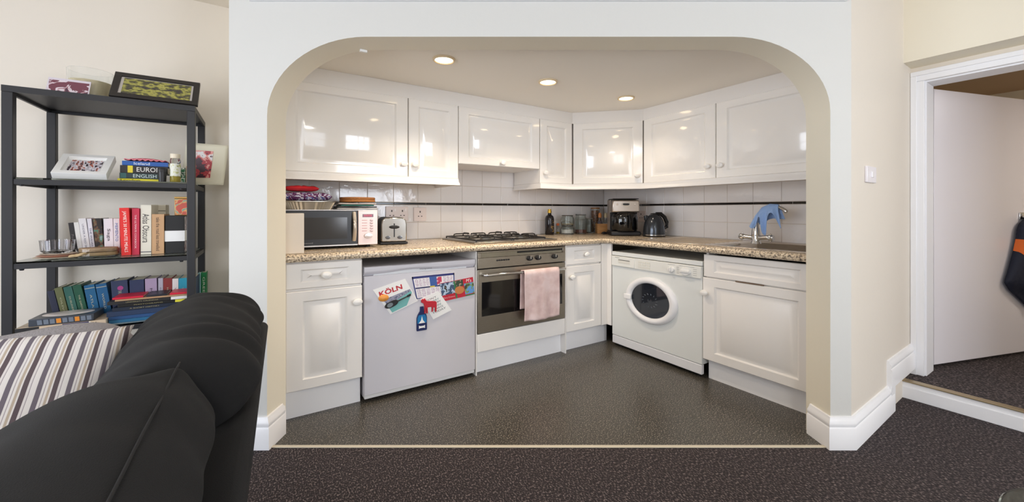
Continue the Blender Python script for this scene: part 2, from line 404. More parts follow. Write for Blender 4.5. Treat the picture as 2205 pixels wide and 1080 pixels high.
obj('body', MB().prism([(.02,.024), (LD-.02,.024), (LD+.23,.31), (.4,.6), (-.25,.31)], 1.455, 2.04), CAB, t)
door(t, .004, LD-.004, 1.455, 2.04, LD-.055, 1.525, mat=GLOSS)
upper('glossy white wall cabinet right of the diagonal corner one, knob on its right', (3.01,2.434,0), -PI/2, .690, 1.455, 2.04, .635, 1.55, depth=.43)
upper('glossy white wall cabinet above the sink at the right end of the run', (3.01,1.742,0), -PI/2, .786, 1.455, 2.04, .045, 1.55, depth=.43)
# filler above, light pelmets below
mb = MB(); mb.prism([(.101,2.908), (2.56,2.908), (3.02,2.444), (3.02,.954), (3.06,.954), (3.06,2.46), (2.58,2.95), (.101,2.95)], 2.041, 2.147)
struct('trim_fascia', mb, CAB)
pp = [(.0,1.453), (.006,1.453), (.006,1.425), (.014,1.418), (.014,1.402), (-.012,1.402), (-.012,1.453)]
tag(obj('pelmet', sweep([(.102,2.895), (1.338,2.895), (1.338,3.345)], pp), CAB, ang=50), 'white light pelmet under the left pair of wall cabinets', 'pelmet')
tag(obj('pelmet', sweep([(2.168,3.345), (2.168,2.895), (2.556,2.893), (3.004,2.436), (3.004,.956)], pp), CAB, ang=50), 'white light pelmet bending round under the corner and right wall cabinets', 'pelmet')

# ================================================================== DOWNLIGHTS
for i, (x, lab) in enumerate(((.975, 'first recessed ceiling spotlight, nearest the left wall cabinets'), (1.786, 'middle one of the three recessed ceiling spotlights'), (2.595, 'third recessed ceiling spotlight, nearest the corner cabinet'))):
    y = (2.311, 2.298, 2.275)[i]
    t = thing('downlight', lab, 'ceiling light', (x, y, 2.148), 0, 'recessed kitchen spotlights')
    obj('bezel', MB().tube([(.063*math.cos(k*PI/12), .063*math.sin(k*PI/12), -.004) for k in range(24)], .009, 8, True), M((225, 205, 170), .35), t)
    obj('lamp', MB().lathe([(.001,-.001), (.055,-.001), (.055,-.006), (.03,-.010), (.001,-.011)]), M((255, 226, 178), .5, emit=9), t)
    light('spot_glow', 'SPOT', (x, y, 2.125), (0,0,0), (42, 42, 11)[i], (1, .83, .64), spot_size=rad(125), spot_blend=.7, shadow_soft_size=.05)
light('hall_lamp', 'AREA', (5.0, -.9, 2.28), (0,0,0), 14, (1, .9, .80), shape='DISK', size=.5)

# ================================================================== APPLIANCES
# --- small fridge (front y=2.55)
t = thing('fridge', 'small white under-counter fridge with cards and magnets on its door', 'fridge', (.548,2.55,0))
obj('body', MB().box(.002, .770, .056, .70, .022, .843), APPL, t, bevel=.006)
mb = MB(); R = []
for ins, dy in ((0,.05), (0,.012), (.003,.004), (.010,0)):
    R.append([(ins, dy, .05+ins*.3), (.772-ins, dy, .05+ins*.3), (.772-ins, dy, .790), (ins, dy, .790)])
obj('door', mb.loft(R), APPL, t)
# moulded top rail with a scooped, wave-shaped grip
mb = MB()
def rail(u, v):
    x = .772*u; wv = .5-.5*math.cos(2*PI*min(1, max(0, (u-.1)/.82)))
    zl = .792+.010*wv+.012*math.sin(2*PI*u)*wv
    z = zl+(.847-zl)*min(1, v/.8); y = (.004 if v > .35 else .022*(1-v/.35)+.004*v/.35)*1.0
    if v > .8: z = .847; y = .004+(v-.8)/.2*.09
    if v < .12: y = .03
    return (x, y, z)
obj('handle_rail', mb.grid(rail, 40, 16), APPL, t, ang=60)
obj('grip_shadow', MB().box(.06, .71, .022, .04, .775, .83), APPLG, t)
obj('kick_strip', MB().box(.004, .768, .012, .05, .024, .047), M((222, 222, 222), .4), t, bevel=.003)
lettering(t, 'Hotpoint', (.40, .0038, .779+.03), .085, .012, FRONT, M((60, 62, 70), .4))
FY = -.0015
# --- fridge door papers and magnets
def card(name, quad, label, cat, group=None, y=2.548, th=.0012, mat=WHITEP):
    cx = sum(p[0] for p in quad)/4; cz = sum(p[1] for p in quad)/4
    t = thing(name, label, cat, (cx, y, cz), 0, group)
    obj('paper', MB().prism([(px-cx, pz-cz) for px, pz in quad], 0, -th, 'y'), mat, t)
    def at(u, v):                          # bilinear: u right, v up
        a, b, c_, d = [Vector((p[0]-cx, p[1]-cz)) for p in quad]   # tl tr br bl
        return (a*(1-u)+b*u)*v+(d*(1-u)+c_*u)*(1-v)
    def patch(nm, poly, mat, lift=.0003):
        P = [at(u, v) for u, v in poly]
        return obj(nm, MB().prism([(p.x, p.y) for p in P], -th, -th-lift, 'y'), mat, t)
    return t, at, patch, -th
PR = lambda *a: [(a[0],a[1]), (a[2],a[1]), (a[2],a[3]), (a[0],a[3])]
t, at, patch, yy = card('postcard', [(.599,.704), (.803,.755), (.889,.60), (.708,.536)], 'white postcard with red letters and a teal scene, left on fridge door', 'postcard')
patch('picture', PR(.08,.03,.97,.56), M((120, 186, 182), .4)); patch('picture_band', [(.08,.56),(.97,.56),(.97,.48),(.08,.3)], ramp_mat([(.4, (150,150,170)), (.55, (90,96,120)), (.65, (200,200,206))], 60), .0005)
patch('picture_corner', [(.6,.03),(.97,.03),(.97,.40)], M((226, 224, 226), .5), .0005)
c_ = at(.44,.79); lettering(t, 'KÖLN', (c_.x, yy-.0004, c_.y), .150, .040, FRONT, M((190, 30, 44), .5), rot2=math.atan2(.051,.204), bold=.03)
t, at, patch, yy = card('calendar_card', [(.847,.763), (1.152,.765), (1.154,.618), (.879,.614)], 'calendar card with blue border and rows of dates on fridge door', 'calendar', y=2.5482)
patch('border_top', PR(0,.9,1,1), M((40, 46, 110), .4)); patch('border_left', PR(0,0,.025,1), M((44, 50, 120), .4)); patch('border_right', PR(.975,0,1,1), M((50, 70, 140), .4)); patch('border_bottom', PR(0,0,1,.03), M((44, 50, 120), .4))
dts = ramp_mat([(.42, (225,218,226)), (.5, (196,176,190)), (.6, (236,232,238))], 120)
for x in range(4): patch('month_block', PR(.05+x*.085,.53,.12+x*.085,.88), dts)
for x in range(3): patch('month_block', PR(.72+x*.085,.53,.79+x*.085,.88), dts)
for x in range(8): patch('month_block', PR(.05+x*.115,.06,.145+x*.115,.42), dts)
patch('photo', PR(.39,.47,.56,.92), M((58, 92, 160), .4), .0004); patch('photo', PR(.56,.52,.68,.88), ramp_mat([(.45, (196,60,90)), (.55, (236,220,220))], 40), .0004)
patch('band', PR(.03,.44,.96,.50), M((38, 36, 90), .4)); patch('band', PR(.38,.44,.5,.50), M((216, 190, 60), .4), .0005)
t, at, patch, yy = card('greeting_card', [(1.040,.700), (1.297,.722), (1.312,.597), (1.070,.574)], 'red and green greeting card with three small photos on fridge door', 'card', y=2.5475, mat=M((190, 30, 52), .4))
patch('photo', PR(.0,.32,.42,.98), ramp_mat([(.40, (60,80,110)), (.5, (180,200,220)), (.6, (40,36,40)), (.7, (150,130,90))], 28), .0004)
patch('photo', PR(.44,.62,.68,.98), ramp_mat([(.45, (50,70,50)), (.55, (180,150,130)), (.6, (40,30,30))], 35), .0004)
patch('photo', PR(.70,.1,1,.72), ramp_mat([(.42, (96,150,206)), (.52, (120,150,90)), (.6, (60,60,50))], 26), .0004)
patch('green_strip', PR(.40,.0,.44,.98), M((40, 120, 70), .4), .0005); patch('green_strip', PR(.70,.0,1,.06), M((40, 120, 70), .4), .0005)
c_ = at(.54,.42); obj('orange_disc', MB().lathe([(.001,-.0016), (.032,-.0016), (.032,-.0022), (.001,-.0022)], (c_.x, 0, c_.y), 20, 'y', 1.15, .85), M((196, 124, 66), .5), t)
c_ = at(.86,.86); lettering(t, "M's", (c_.x, yy-.0005, c_.y), .04, .024, FRONT, WHITEP)
c_ = at(.2,.15); lettering(t, 'Merry Christmas', (c_.x, yy-.0005, c_.y), .085, .014, FRONT, M((236, 190, 190), .5), rot2=.08)
t, at, patch, yy = card('note_card', [(.905,.612), (1.033,.650), (1.131,.507), (.996,.461)], 'white square card of bold dark lettering behind red magnet on fridge', 'card', y=2.5468)
for i, s_ in enumerate(('DON\'T', 'WORRY', 'BE HAPPY', 'SUNSHINE', 'ALWAYS', 'TODAY')):
    c_ = at(.46+.02*(i % 2), .82-.118*i); lettering(t, s_[::1], (c_.x, yy-.0004, c_.y), .075+.012*(i % 3), .013, FRONT, M((60, 130, 130) if i in (1, 3) else (40, 44, 52), .5), rot2=.28)
# guitar magnet
t = thing('guitar_magnet', 'black guitar-shaped magnet holding the teal postcard', 'magnet', (.714,2.5455,.602), rot=(0, -math.atan2(.041,.112), 0))
o_ = []
for k in range(28):
    a = 2*PI*k/28; r_ = .033+.006*math.cos(2*a); o_.append((r_*1.15*math.cos(a), r_*.72*math.sin(a)))
obj('guitar_body', MB().prism(o_, 0, -.008, 'y'), MATB, t, bevel=.002)
obj('soundboard', MB().lathe([(.001,-.008), (.015,-.008), (.015,-.009), (.001,-.009)], (-.012, 0, 0), 18, 'y', 1.3, .9), M((120, 130, 136), .3), t)
obj('neck', MB().prism([(.03,-.004), (.112,-.003), (.112,.003), (.03,.004)], 0, -.007, 'y'), M((60, 52, 48), .4), t)
obj('headstock', MB().prism([(.108,-.006), (.132,-.005), (.134,.007), (.108,.006)], 0, -.008, 'y'), MATB, t)
# orange shell magnet
mb = MB().lathe([(.001,0), (.03,0), (.028,-.005), (.018,-.010), (.001,-.012)], (.665, 2.5465, .646), 20, 'y', 1.1, .75)
tag(obj('shell_magnet', mb, M((226, 152, 66), .4, bump=.4, bs=60)), 'orange shell-like magnet on left edge of the postcard', 'magnet')
# red moose magnet
mo = [(-.057,.040), (-.047,.049), (-.038,.044), (-.032,.052), (-.026,.040), (-.016,.030), (.020,.026), (.046,.022), (.052,.012), (.052,-.01), (.050,-.05), (.042,-.05), (.040,-.02), (.030,-.016), (.024,-.046), (.016,-.046), (.018,-.012), (-.012,-.012), (-.012,-.052), (-.020,-.052), (-.022,-.014), (-.028,-.05), (-.036,-.05), (-.034,-.002), (-.040,.018), (-.056,.026)]
mb = MB(); mb.prism([(x+.966, z+.562) for x, z in mo], 2.5455, 2.5365, 'y')
tag(obj('moose_magnet', mb, M((190, 26, 44), .5), bevel=.0015), 'red felt moose magnet on the white note card', 'magnet')
# blue bottle opener magnet
t = thing('bottle_magnet', 'dark blue bottle-shaped magnet with white mountain, below the red moose', 'magnet', (.915,2.5485,.40))
bo = [(-.034,0), (.034,0), (.036,.01), (.036,.085), (.030,.105), (.014,.13), (.012,.16), (-.012,.16), (-.014,.13), (-.030,.105), (-.036,.085), (-.036,.01)]
obj('backing', MB().prism(bo, 0, -.007, 'y'), M((34, 44, 92), .3), t, bevel=.0015)
obj('sky_band', MB().prism([(-.031,.05), (.031,.05), (.031,.085), (.022,.105), (-.022,.105), (-.031,.085)], -.007, -.0076, 'y'), M((36, 120, 176), .3), t)
obj('mountain', MB().prism([(-.022,.05), (.022,.05), (.006,.07), (0,.098), (-.006,.07)], -.0076, -.0084, 'y'), WHITEP, t)
obj('opener_slot', MB().prism([(-.021,.014), (-.012,.018), (.012,.018), (.021,.014), (.021,.036), (.012,.031), (-.012,.031), (-.021,.036)], -.007, -.0078, 'y'), WHITEP, t)

# --- built-in oven
t = thing('oven', 'stainless steel built-in oven with black glass door under the hob', 'oven', (1.334,2.55,0))
obj('casing', MB().box(.004, .826, .034, .68, .300, .900), M((70, 66, 62), .5), t)
mb = MB(); mb.box(.002, .828, -.006, .03, .776, .852); mb.box(.002, .828, -.004, .03, .890, .900); mb.box(.002, .03, -.004, .03, .852, .890); mb.box(.80, .828, -.004, .03, .852, .890)
p_ = obj('control_panel', mb, STEEL, t, bevel=.002)
obj('vent', MB().box(.03, .80, .004, .03, .853, .889), M((150, 144, 128), .25, .7), t)
mb = MB(); mb.box(.35, .80, -.001, .004, .872, .884); obj('vent_slot', mb, BLACK, t)
for x in (.458, .540, .709):
    k_ = obj('knob', MB().lathe([(.001,0), (.023,0), (.023,-.006), (.018,-.022), (.001,-.023)], (x, -.006, .825), 22, 'y', 1.15, .85), MATB, t)
    obj('pointer', MB().box(x-.0025, x+.0025, -.031, -.028, .822, .844), M((190, 186, 176), .4), k_)
mb = MB()
for k in range(6): mb.lathe([(.001,0), (.008,0), (.007,-.006), (.001,-.007)], (.165+k*.020, -.006, .828), 12, 'y', 1.1, .8)
obj('button_row', mb, MATB, t)
lettering(t, 'SMEG', (.445, -.0066, .787), .05, .009, FRONT, M((70, 66, 60), .4))
mb = MB(); mb.box(.003, .827, 0, .03, .302, .768)
d_ = obj('door', mb, DSTEEL, t, bevel=.003)
obj('door_glass', MB().box(.037, .797, -.0015, .002, .424, .674), BGLASS, d_, bevel=.001)
mb = MB(); mb.tube([(.045,-.002,.730), (.047,-.034,.730), (.06,-.05,.730), (.79,-.05,.722), (.803,-.034,.722), (.805,-.002,.722)], .0105, 12)
obj('handle', mb, CHROME, d_)
# tea towel over the oven handle
mb = MB()
def tow(u, v):
    x = 1.703+.340*u; bar = .728; k = v*2-1
    fold = .008*math.sin(u*9+1)*abs(k)+.005*math.sin(u*23+k*2)*abs(k)
    if k < 0:      # front fall
        L = .375+.018*math.sin(u*2.2+.5); z = bar+.014-L*(-k) if -k > .06 else bar+.014-.0*(1)
        y = 2.4775-.004*(-k)+fold*.9; 
        if -k <= .06: y = 2.4775+.022*(1+k/.06)
        x += .006*(-k)*math.sin(v*9)
        return (x-.006*(-k), y, z)
    L = .30; z = bar+.014-L*k if k > .06 else bar+.014
    y = 2.5215+fold*.3-.004
    if k <= .06: y = 2.4995+.018*k/.06
    return (x-.012-.004*k, y, z)
o_ = obj('tea_towel', mb.grid(tow, 40, 60), ramp_mat([(.35, (204,176,174)), (.5, (216,190,186)), (.65, (224,202,200))], 14, .95, detail=5, interp='LINEAR', bump=.4), ang=180, solid=.004)
tag(o_, 'faded pink tea towel hanging over the oven door handle', 'towel')

WASH = M((225, 228, 226), .28)
# --- washing machine (front x=2.66)
t = thing('washing_machine', 'white front-loading washing machine under the worktop, left of sink cabinet', 'washing machine', (2.662,2.492,0), -PI/2)
obj('cabinet', MB().box(0, .852, .0, .74, .098, .80), WASH, t, bevel=.004)
obj('lid', MB().box(-.002, .854, -.002, .70, .803, .838), WASH, t, bevel=.005)
mb = MB(); mb.box(.002, .850, -.012, .02, .712, .800); pf = obj('control_panel', mb, M((230, 231, 226), .3), t, bevel=.004)
dd = obj('detergent_drawer', MB().box(.01, .262, -.0165, .0, .716, .797), M((232, 233, 228), .3), t, bevel=.003)
mb = MB(); mb.box(.086, .215, -.0185, -.014, .742, .772); obj('drawer_grip', mb, M((222, 220, 212), .4), dd, bevel=.003)
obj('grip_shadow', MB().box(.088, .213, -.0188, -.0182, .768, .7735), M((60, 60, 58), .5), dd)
obj('badge', MB().box(.05, .10, -.0175, -.0164, .7865, .7905), M((150, 150, 146), .4), dd)
mb = MB()
for i in range(3):
    for j in range(3): mb.box(.30+i*.042, .332+i*.042, -.0150, -.0115, .727+j*.02, .740+j*.02)
obj('push_buttons', mb, M((224, 223, 214), .4), pf)
k_ = obj('knob', MB().lathe([(.001,0), (.030,0), (.026,-.016), (.001,-.018)], (.612, -.012, .752), 24, 'y', 1, .72), M((238, 238, 236), .3), t); obj('pointer', MB().box(.604, .620, -.038, -.028, .735, .769), M((226, 226, 224), .3), k_, bevel=.003)
k_ = obj('knob', MB().lathe([(.001,0), (.042,0), (.037,-.018), (.001,-.020)], (.734, -.012, .752), 24, 'y', 1, .72), M((238, 238, 236), .3), t); obj('pointer', MB().box(.697, .771, -.040, -.030, .744, .760), M((226, 226, 224), .3), k_, bevel=.003)
mb = MB()
for j in range(4): mb.box(.655, .675, -.0127, -.0118, .73+j*.014, .734+j*.014); mb.box(.79, .82, -.0127, -.0118, .73+j*.014, .733+j*.014)
mb.box(.58, .64, -.0127, -.0118, .787, .790); mb.box(.68, .80, -.0127, -.0118, .787, .790)
obj('printed_marks', mb, M((176, 174, 172), .5), pf)
obj('kick_plate', MB().box(.003, .849, -.001, .03, .026, .095), M((228, 229, 232), .3), t, bevel=.004)
for x in (.06, .79):
    for y in (.06, .62): obj('foot', MB().lathe([(.001,0), (.024,0), (.026,.026), (.001,.026)], (x, y, 0), 14), MATB, t)
# porthole: ring, bowl, glass
cxx, czz, AX, AZ = .413, .474, .247, .187
def ell(r, y, n_=48): return [(cxx+AX*r*math.cos(2*PI*k/n_), y, czz+AZ*r*math.sin(2*PI*k/n_)) for k in range(n_)]
mb = MB(); R = [ell(1.0,.002), ell(1.0,-.012), ell(.95,-.028), ell(.86,-.032), ell(.77,-.026), ell(.735,-.012), ell(.735,.002)]
pd = obj('porthole_door', mb.loft(R, cap=False), M((238, 238, 240), .25), t, ang=60)
mb = MB(); R = [ell(.735,-.014), ell(.62,-.004), ell(.50,.0), ell(.3,-.008), ell(.02,-.016)]
obj('glass_bowl', mb.loft(R), M((34, 38, 46), .05, coat=.6), pd, ang=80)
mb = MB()
for k in range(14):
    a = k*2*PI/14; mb.tube([(cxx+.25*AX*math.cos(a), -.0135, czz+.25*AZ*math.sin(a)), (cxx+.48*AX*math.cos(a+.2), -.0045, czz+.48*AZ*math.sin(a+.2))], .0035, 6)
obj('drum_ribs', mb, M((110, 116, 124), .3, .6), pd)
obj('latch', MB().box(cxx-AX*1.0, cxx-AX*.70, -.040, -.024, czz-.022, czz+.02), M((240, 240, 240), .3), pd, bevel=.005)

# --- gas hob
t = thing('gas_hob', 'stainless gas hob with black wire pan supports set in the worktop', 'hob', (1.34,2.605,.9502))
obj('hob_plate', MB().box(0, .785, 0, .615, 0, .012), STEEL, t, bevel=.004)
BURN = [(.19,.17,.05), (.52,.16,.042), (.18,.45,.042), (.52,.45,.058)]
for x, y, r in BURN:
    b_ = obj('burner', MB().lathe([(.001,.0), (r*1.25,.0), (r*1.2,.006), (r,.008), (r,.018), (.001,.018)], (x, y, .012), 24), M((150, 146, 138), .4, .8), t)
    obj('burner_cap', MB().lathe([(.001,.018), (r*.8,.018), (r*.8,.024), (.001,.027)], (x, y, .012), 24), MATB, b_)
for (a0, a1), (bx_, r1, r2) in (((.03,.345), (.188,0,2)), ((.365,.675), (.52,1,3))):
    mb = MB(); h = .026
    mb.tube([(a0,.03,h), (a1,.03,h), (a1,.585,h), (a0,.585,h)], .006, 8, True)
    mb.tube([(a0,.31,h), (a1,.31,h)], .006, 8)
    for cy_ in (.165,.45):
        for sx in (-1, 1):
            ex = a0 if sx < 0 else a1
            mb.tube([(ex,cy_,h), (ex-sx*.012,cy_,.05), (ex-sx*.03,cy_,.054), (bx_+sx*.028,cy_,.054), (bx_+sx*.02,cy_,.047)], .0052, 8)
        for sy in (-1, 1):
            ey = cy_+sy*.138
            mb.tube([(bx_,ey,h), (bx_,ey-sy*.010,.05), (bx_,ey-sy*.028,.054), (bx_,cy_+sy*.028,.054), (bx_,cy_+sy*.02,.047)], .0052, 8)
    for x in (a0, a1):
        for y in (.03,.585): mb.tube([(x,y,h), (x,y,.0125)], .006, 8)
    obj('pan_support', mb, M((26, 22, 20), .4), t)
for y in (.43,.37,.305,.24):
    obj('knob', MB().lathe([(.001,.012), (.024,.012), (.022,.020), (.019,.034), (.001,.036)], (.726, y, 0), 18), M((40, 34, 30), .35), t)

SINKS = ramp_mat([(.3, (218, 208, 194)), (.7, (232, 224, 212))], 30, .24, stretch=(1, 60, 1), interp='LINEAR', metal=1)
# --- sink set in the worktop, with drainer
t = thing('sink', 'stainless steel sink with ribbed drainer board set in the right worktop', 'sink', (2.64,2.30,.9502), -PI/2)
mb = MB()
# local x runs from the drainer (0) to the bowl end (1.33); local y from front (0) to back (.72)
BX0, BX1, BY0, BY1 = .70, 1.27, .10, .70
mb.box(.02, BX0, .05, .745, 0, .004); mb.box(BX0, BX1, .05, BY0, 0, .004); mb.box(BX0, BX1, BY1, .745, 0, .004); mb.box(BX1, 1.335, .05, .745, 0, .004)
obj('deck', mb, SINKS, t, bevel=.001)
mb = MB(); rr = []
for ins, z in ((0,.004), (.012,-.004), (.022,-.12), (.06,-.14)):
    rr.append([(BX0+ins,BY0+ins,z), (BX1-ins,BY0+ins,z), (BX1-ins,BY1-ins,z), (BX0+ins,BY1-ins,z)])
mb.loft(rr, cap=False); mb.bm.faces.new([v for v in mb.bm.verts][-4:])
obj('bowl', mb, SINKS, t, ang=60)
mb = MB()
for k in range(9): mb.box(.06, .62, .12+k*.065, .128+k*.065, .004, .008)
obj('drainer_ribs', mb, SINKS, t)
obj('drain', MB().lathe([(.001,-.1395), (.045,-.1395), (.045,-.136), (.001,-.136)], ((BX0+BX1)/2, .4, 0), 20), CHROME, t)
# --- tap
t = thing('mixer_tap', 'chrome mixer tap with curved spout and two lever handles at sink', 'tap', (3.13,1.502,.9545))
obj('tap_body', MB().lathe([(.001,0), (.036,0), (.034,.008), (.027,.02), (.030,.06), (.028,.10), (.022,.125), (.021,.155), (.001,.157)], (0,0,0), 24), CHROME, t)
for s_ in (-1, 1):
    h_ = obj('valve', MB().tube([(0, s_*.02,.042), (0, s_*.085,.048)], .0165, 14), CHROME, t)
    h2 = MB(); h2.lathe([(.001,0), (.020,0), (.022,.01), (.022,.028), (.018,.034), (.001,.034)], (0, s_*.085 - (0 if s_ > 0 else .034), .048), 16, 'y')
    for k in range(4): h2.tube([(.0, s_*.102, .048), (.03*math.cos(k*PI/2), s_*.102, .048+.028*math.sin(k*PI/2))], .007, 8)
    obj('handle', h2, CHROME, h_)
SP = [(0,0,.15), (-.006,-.004,.195), (-.010,-.045,.250), (-.012,-.10,.276), (-.014,-.165,.272), (-.016,-.205,.245), (-.016,-.213,.228)]
obj('spout', MB().tube([Vector(SP[0])]+[Vector(p) for p in SP[1:]], [.012,.0115,.0115,.0115,.0125,.0145,.0145], 12), CHROME, t, subs=1, ang=180)
# blue cloth over the spout
mb = MB()
def spt(u):
    q = u*3.0+1.1; i = int(q); f_ = q-i
    a, b = Vector(SP[i]), Vector(SP[min(i+1, len(SP)-1)]); return a*(1-f_)+b*f_
def cloth(u, v):
    p = spt(min(1, u*.93)); k = v*2-1
    L = (.075+.10*math.exp(-((u-.52)/.15)**4)+.05*math.exp(-((u-1)/.12)**2)+.03*math.sin(u*14)) if k < 0 else .09
    x = -abs(0); fold = .014*math.sin(u*17+1.5)*abs(k)+.006*math.sin(u*31)*abs(k)
    side = -1 if k < 0 else 1; a = min(1, abs(k)*5)
    return (3.13+p.x+side*.0165*a+fold*side*.6-.02*abs(k)*(1 if side < 0 else -1), 1.502+p.y-(.03*abs(k)*(u-.7)/.3 if u > .7 else 0)+(.03*abs(k)*(1-u*3) if u < .33 else 0), .9545+p.z+.0165*(1-a)+.001-L*max(0, abs(k)-.1)*1.1)
tag(obj('dishcloth', mb.grid(cloth, 44, 36), M((150, 182, 230), .95, bump=.5, bs=110), ang=180, solid=.003), 'light blue dishcloth draped over the tap spout', 'cloth')

# --- microwave
t = thing('microwave', 'black and silver microwave at the left end of the worktop', 'microwave', (.108,2.80,.95))
W_ = .582
mb = MB(); mb.box(0, W_, .02, .52, .018, .255); obj('casing', mb, M((172, 168, 164), .4, .5), t, bevel=.004)
d_ = obj('door', MB().box(.0, .452, 0, .02, .026, .250), BLACK, t, bevel=.003)
obj('window', MB().box(.06, .385, -.0012, .002, .065, .205), M((48, 47, 46), .12), d_)
mb = MB(); mb.tube([(.428,-.004-.026*math.sin(PI*k/10), .050+.188*k/10) for k in range(11)], .012, 12); obj('handle', mb, M((210, 200, 186), .3, .6), d_)
mb = MB(); mb.box(0, .452, .001, .02, .018, .026); mb.box(0, .582, .001, .02, .2505, .255); obj('edge_strip', mb, M((190, 186, 182), .35, .6), t)
p_ = obj('control_panel', MB().box(.454, W_, -.002, .02, .018, .2495), M((224, 206, 202), .35, .25), t, bevel=.003)
obj('display', MB().box(.482, .553, -.0035, 0, .205, .226), M((92, 14, 34), .2), p_)
mb = MB()
for k in range(6): mb.box(.492+k*.009, .497+k*.009, -.0042, -.0033, .209, .222)
obj('digits', mb, M((220, 50, 90), .3), p_)
mb = MB()
for k in range(5): mb.lathe([(.001,0), (.0105,0), (.0095,-.004), (.001,-.005)], (.541, -.002, .112+k*.018), 14, 'y', 1.1, .7)
obj('push_buttons', mb, M((196, 170, 166), .3, .5), p_)
mb = MB()
for k in range(5): mb.box(.478, .512, -.0028, -.0015, .110+k*.018, .114+k*.018)
obj('printed_marks', mb, M((200, 150, 150), .5), p_)
obj('knob', MB().lathe([(.001,0), (.027,0), (.025,-.014), (.001,-.016)], (.519, -.002, .078), 22, 'y', 1.05, .72), M((214, 202, 196), .25, .6), p_)
lettering(t, 'Kenwood', (.145, -.0008, .043), .07, .009, FRONT, M((140, 138, 136), .4))
for x in (.05,.53):
    for y in (.06,.46): obj('foot', MB().lathe([(.001,0), (.015,0), (.015,.0178), (.001,.0178)], (x, y, 0), 12), MATB, t)
# cream box at the front left
tag(obj('storage_box', MB().box(.102, .222, 2.60, 2.70, .951, 1.184), M((226, 216, 202), .6), bevel=.002), 'plain cream upright box on worktop end in front of microwave', 'box')
# foil tray, packets on the microwave
t = thing('foil_tray', 'crimped silver foil tray on top of the microwave', 'tray', (.278,3.0,1.2055))
mb = MB(); R = []
for r, z in ((.80,.0), (.97,.05), (1.04,.053), (1.04,.056), (.95,.055), (.78,.004)):
    R.append([((.166*r+(.006 if .5 < r < 1 and k % 2 else 0))*math.copysign(abs(math.cos(2*PI*k/96))**.6, math.cos(2*PI*k/96)), (.14*r+(.006 if .5 < r < 1 and k % 2 else 0))*math.copysign(abs(math.sin(2*PI*k/96))**.6, math.sin(2*PI*k/96)), z) for k in range(96)])
mb.loft(R); obj('tray', mb, M((206, 200, 188), .3, .9), t, ang=25)
def pack(nm, loc, sx, sy, sz, mat, label, cat, rz=0, bumps=.15, parts=None, group=None):
    t = thing(nm, label, cat, loc, rz, group); mb = MB()
    def f_(side):
        def g_(u, v):
            a, b = u*2-1, v*2-1; e_ = (max(0, 1-abs(a)**5)*max(0, 1-abs(b)**5))**.5
            nz = noise.noise(Vector((a*3+loc[0]*9, b*3, side)))*bumps
            return (a*sx/2, b*sy/2, sz/2+side*sz/2*e_*(1+nz) if side > 0 else sz/2-sz/2*e_)
        return g_
    mb.grid(f_(1), 24, 18); mb.grid(f_(-1), 24, 18)
    obj('wrapper', mb, mat, t, weld=True, ang=60); return t
pack('food_packet', (.266,2.98,1.2625), .30, .20, .058, ramp_mat([(.42, (92,48,92)), (.5, (214,210,224)), (.56, (80,84,150)), (.64, (120,40,70))], 26, .25, dist=1.5), 'purple and white patterned packet lying on the foil tray', 'packet')
pack('food_packet', (.235,2.97,1.326), .20, .16, .036, M((196, 40, 48), .25), 'shiny red packet on top of the patterned packet', 'packet', .05, .6)
# folded cloths and cork mats
cl = [((176,172,170), .0), ((60,60,62), .012), ((52,104,96), .0235), ((196,184,178), .0355)]
for i, (cc, dz) in enumerate(cl):
    sx = (.27,.26,.22,.25)[i]; mb = MB()
    def g_(u, v, i=i, sx=sx, dz=dz):
        a, b = u*2-1, v*2-1
        return (.585+a*sx/2, 3.02+b*.10, 1.2075+dz+.0052+.001*math.sin(a*5+i*2)*abs(a))
    o_ = obj('folded_cloth', mb.grid(g_, 20, 8), M(cc, .95), ang=180, solid=.009)
    tag(o_, ('grey folded cloth at the bottom of the microwave-top pile', 'charcoal folded cloth second from bottom of the microwave-top pile', 'green folded cloth in the pile on the microwave', 'pale folded cloth directly under the cork mats')[i], 'cloth', 'folded cloths on the microwave')
for i in range(2):
    mb = MB().lathe([(.001,0), (.118,0), (.121,.004), (.121,.013), (.118,.017), (.001,.017)], (.605, 3.03, 1.2605+i*.0175), 36)
    tag(obj('cork_mat', mb, M((178-8*i, 118-6*i, 62), .8, bump=.5, bs=120)), ('lower round cork mat resting on the folded cloths', 'upper round cork mat, top of the pile on microwave')[i], 'mat', 'round cork mats')
# toaster
t = thing('toaster', 'chrome two-slice toaster with black sides beside the microwave', 'toaster', (.835,2.905,.951), rad(-8))
pr = [(-.085,.018), (.085,.018), (.092,.03), (.092,.15), (.083,.182), (.062,.198), (-.062,.198), (-.083,.182), (-.092,.15), (-.092,.03)]
obj('shell', MB().prism(pr, .0, .022, 'y'), M((198,196,192), .16, 1.), t, bevel=.010, seg=4)
obj('body', MB().prism([(x*.985, z) for x, z in pr], .0225, .30, 'y'), MATB, t, bevel=.004)
obj('base', MB().box(-.097, .097, -.006, .30, .003, .018), MATB, t, bevel=.003)
obj('lever_slot', MB().box(-.004, .004, -.0015, .004, .055, .155), BLACK, t)
mb = MB(); mb.lathe([(.001,0), (.034,0), (.036,-.012), (.024,-.020), (.001,-.021)], (0, -.001, .128), 20, 'y', 1, .35); obj('lever', mb, MATB, t)
for x in (-.045, .04): obj('knob', MB().lathe([(.001,0), (.017,0), (.015,-.012), (.001,-.013)], (x, 0, .052), 18, 'y', 1.1, .75), M((90, 90, 92), .25, .6), t)
mb = MB()
for x in (-.035,.035): mb.box(x-.014, x+.014, .04, .26, .1985, .2)
obj('bread_slots', mb, BLACK, t)
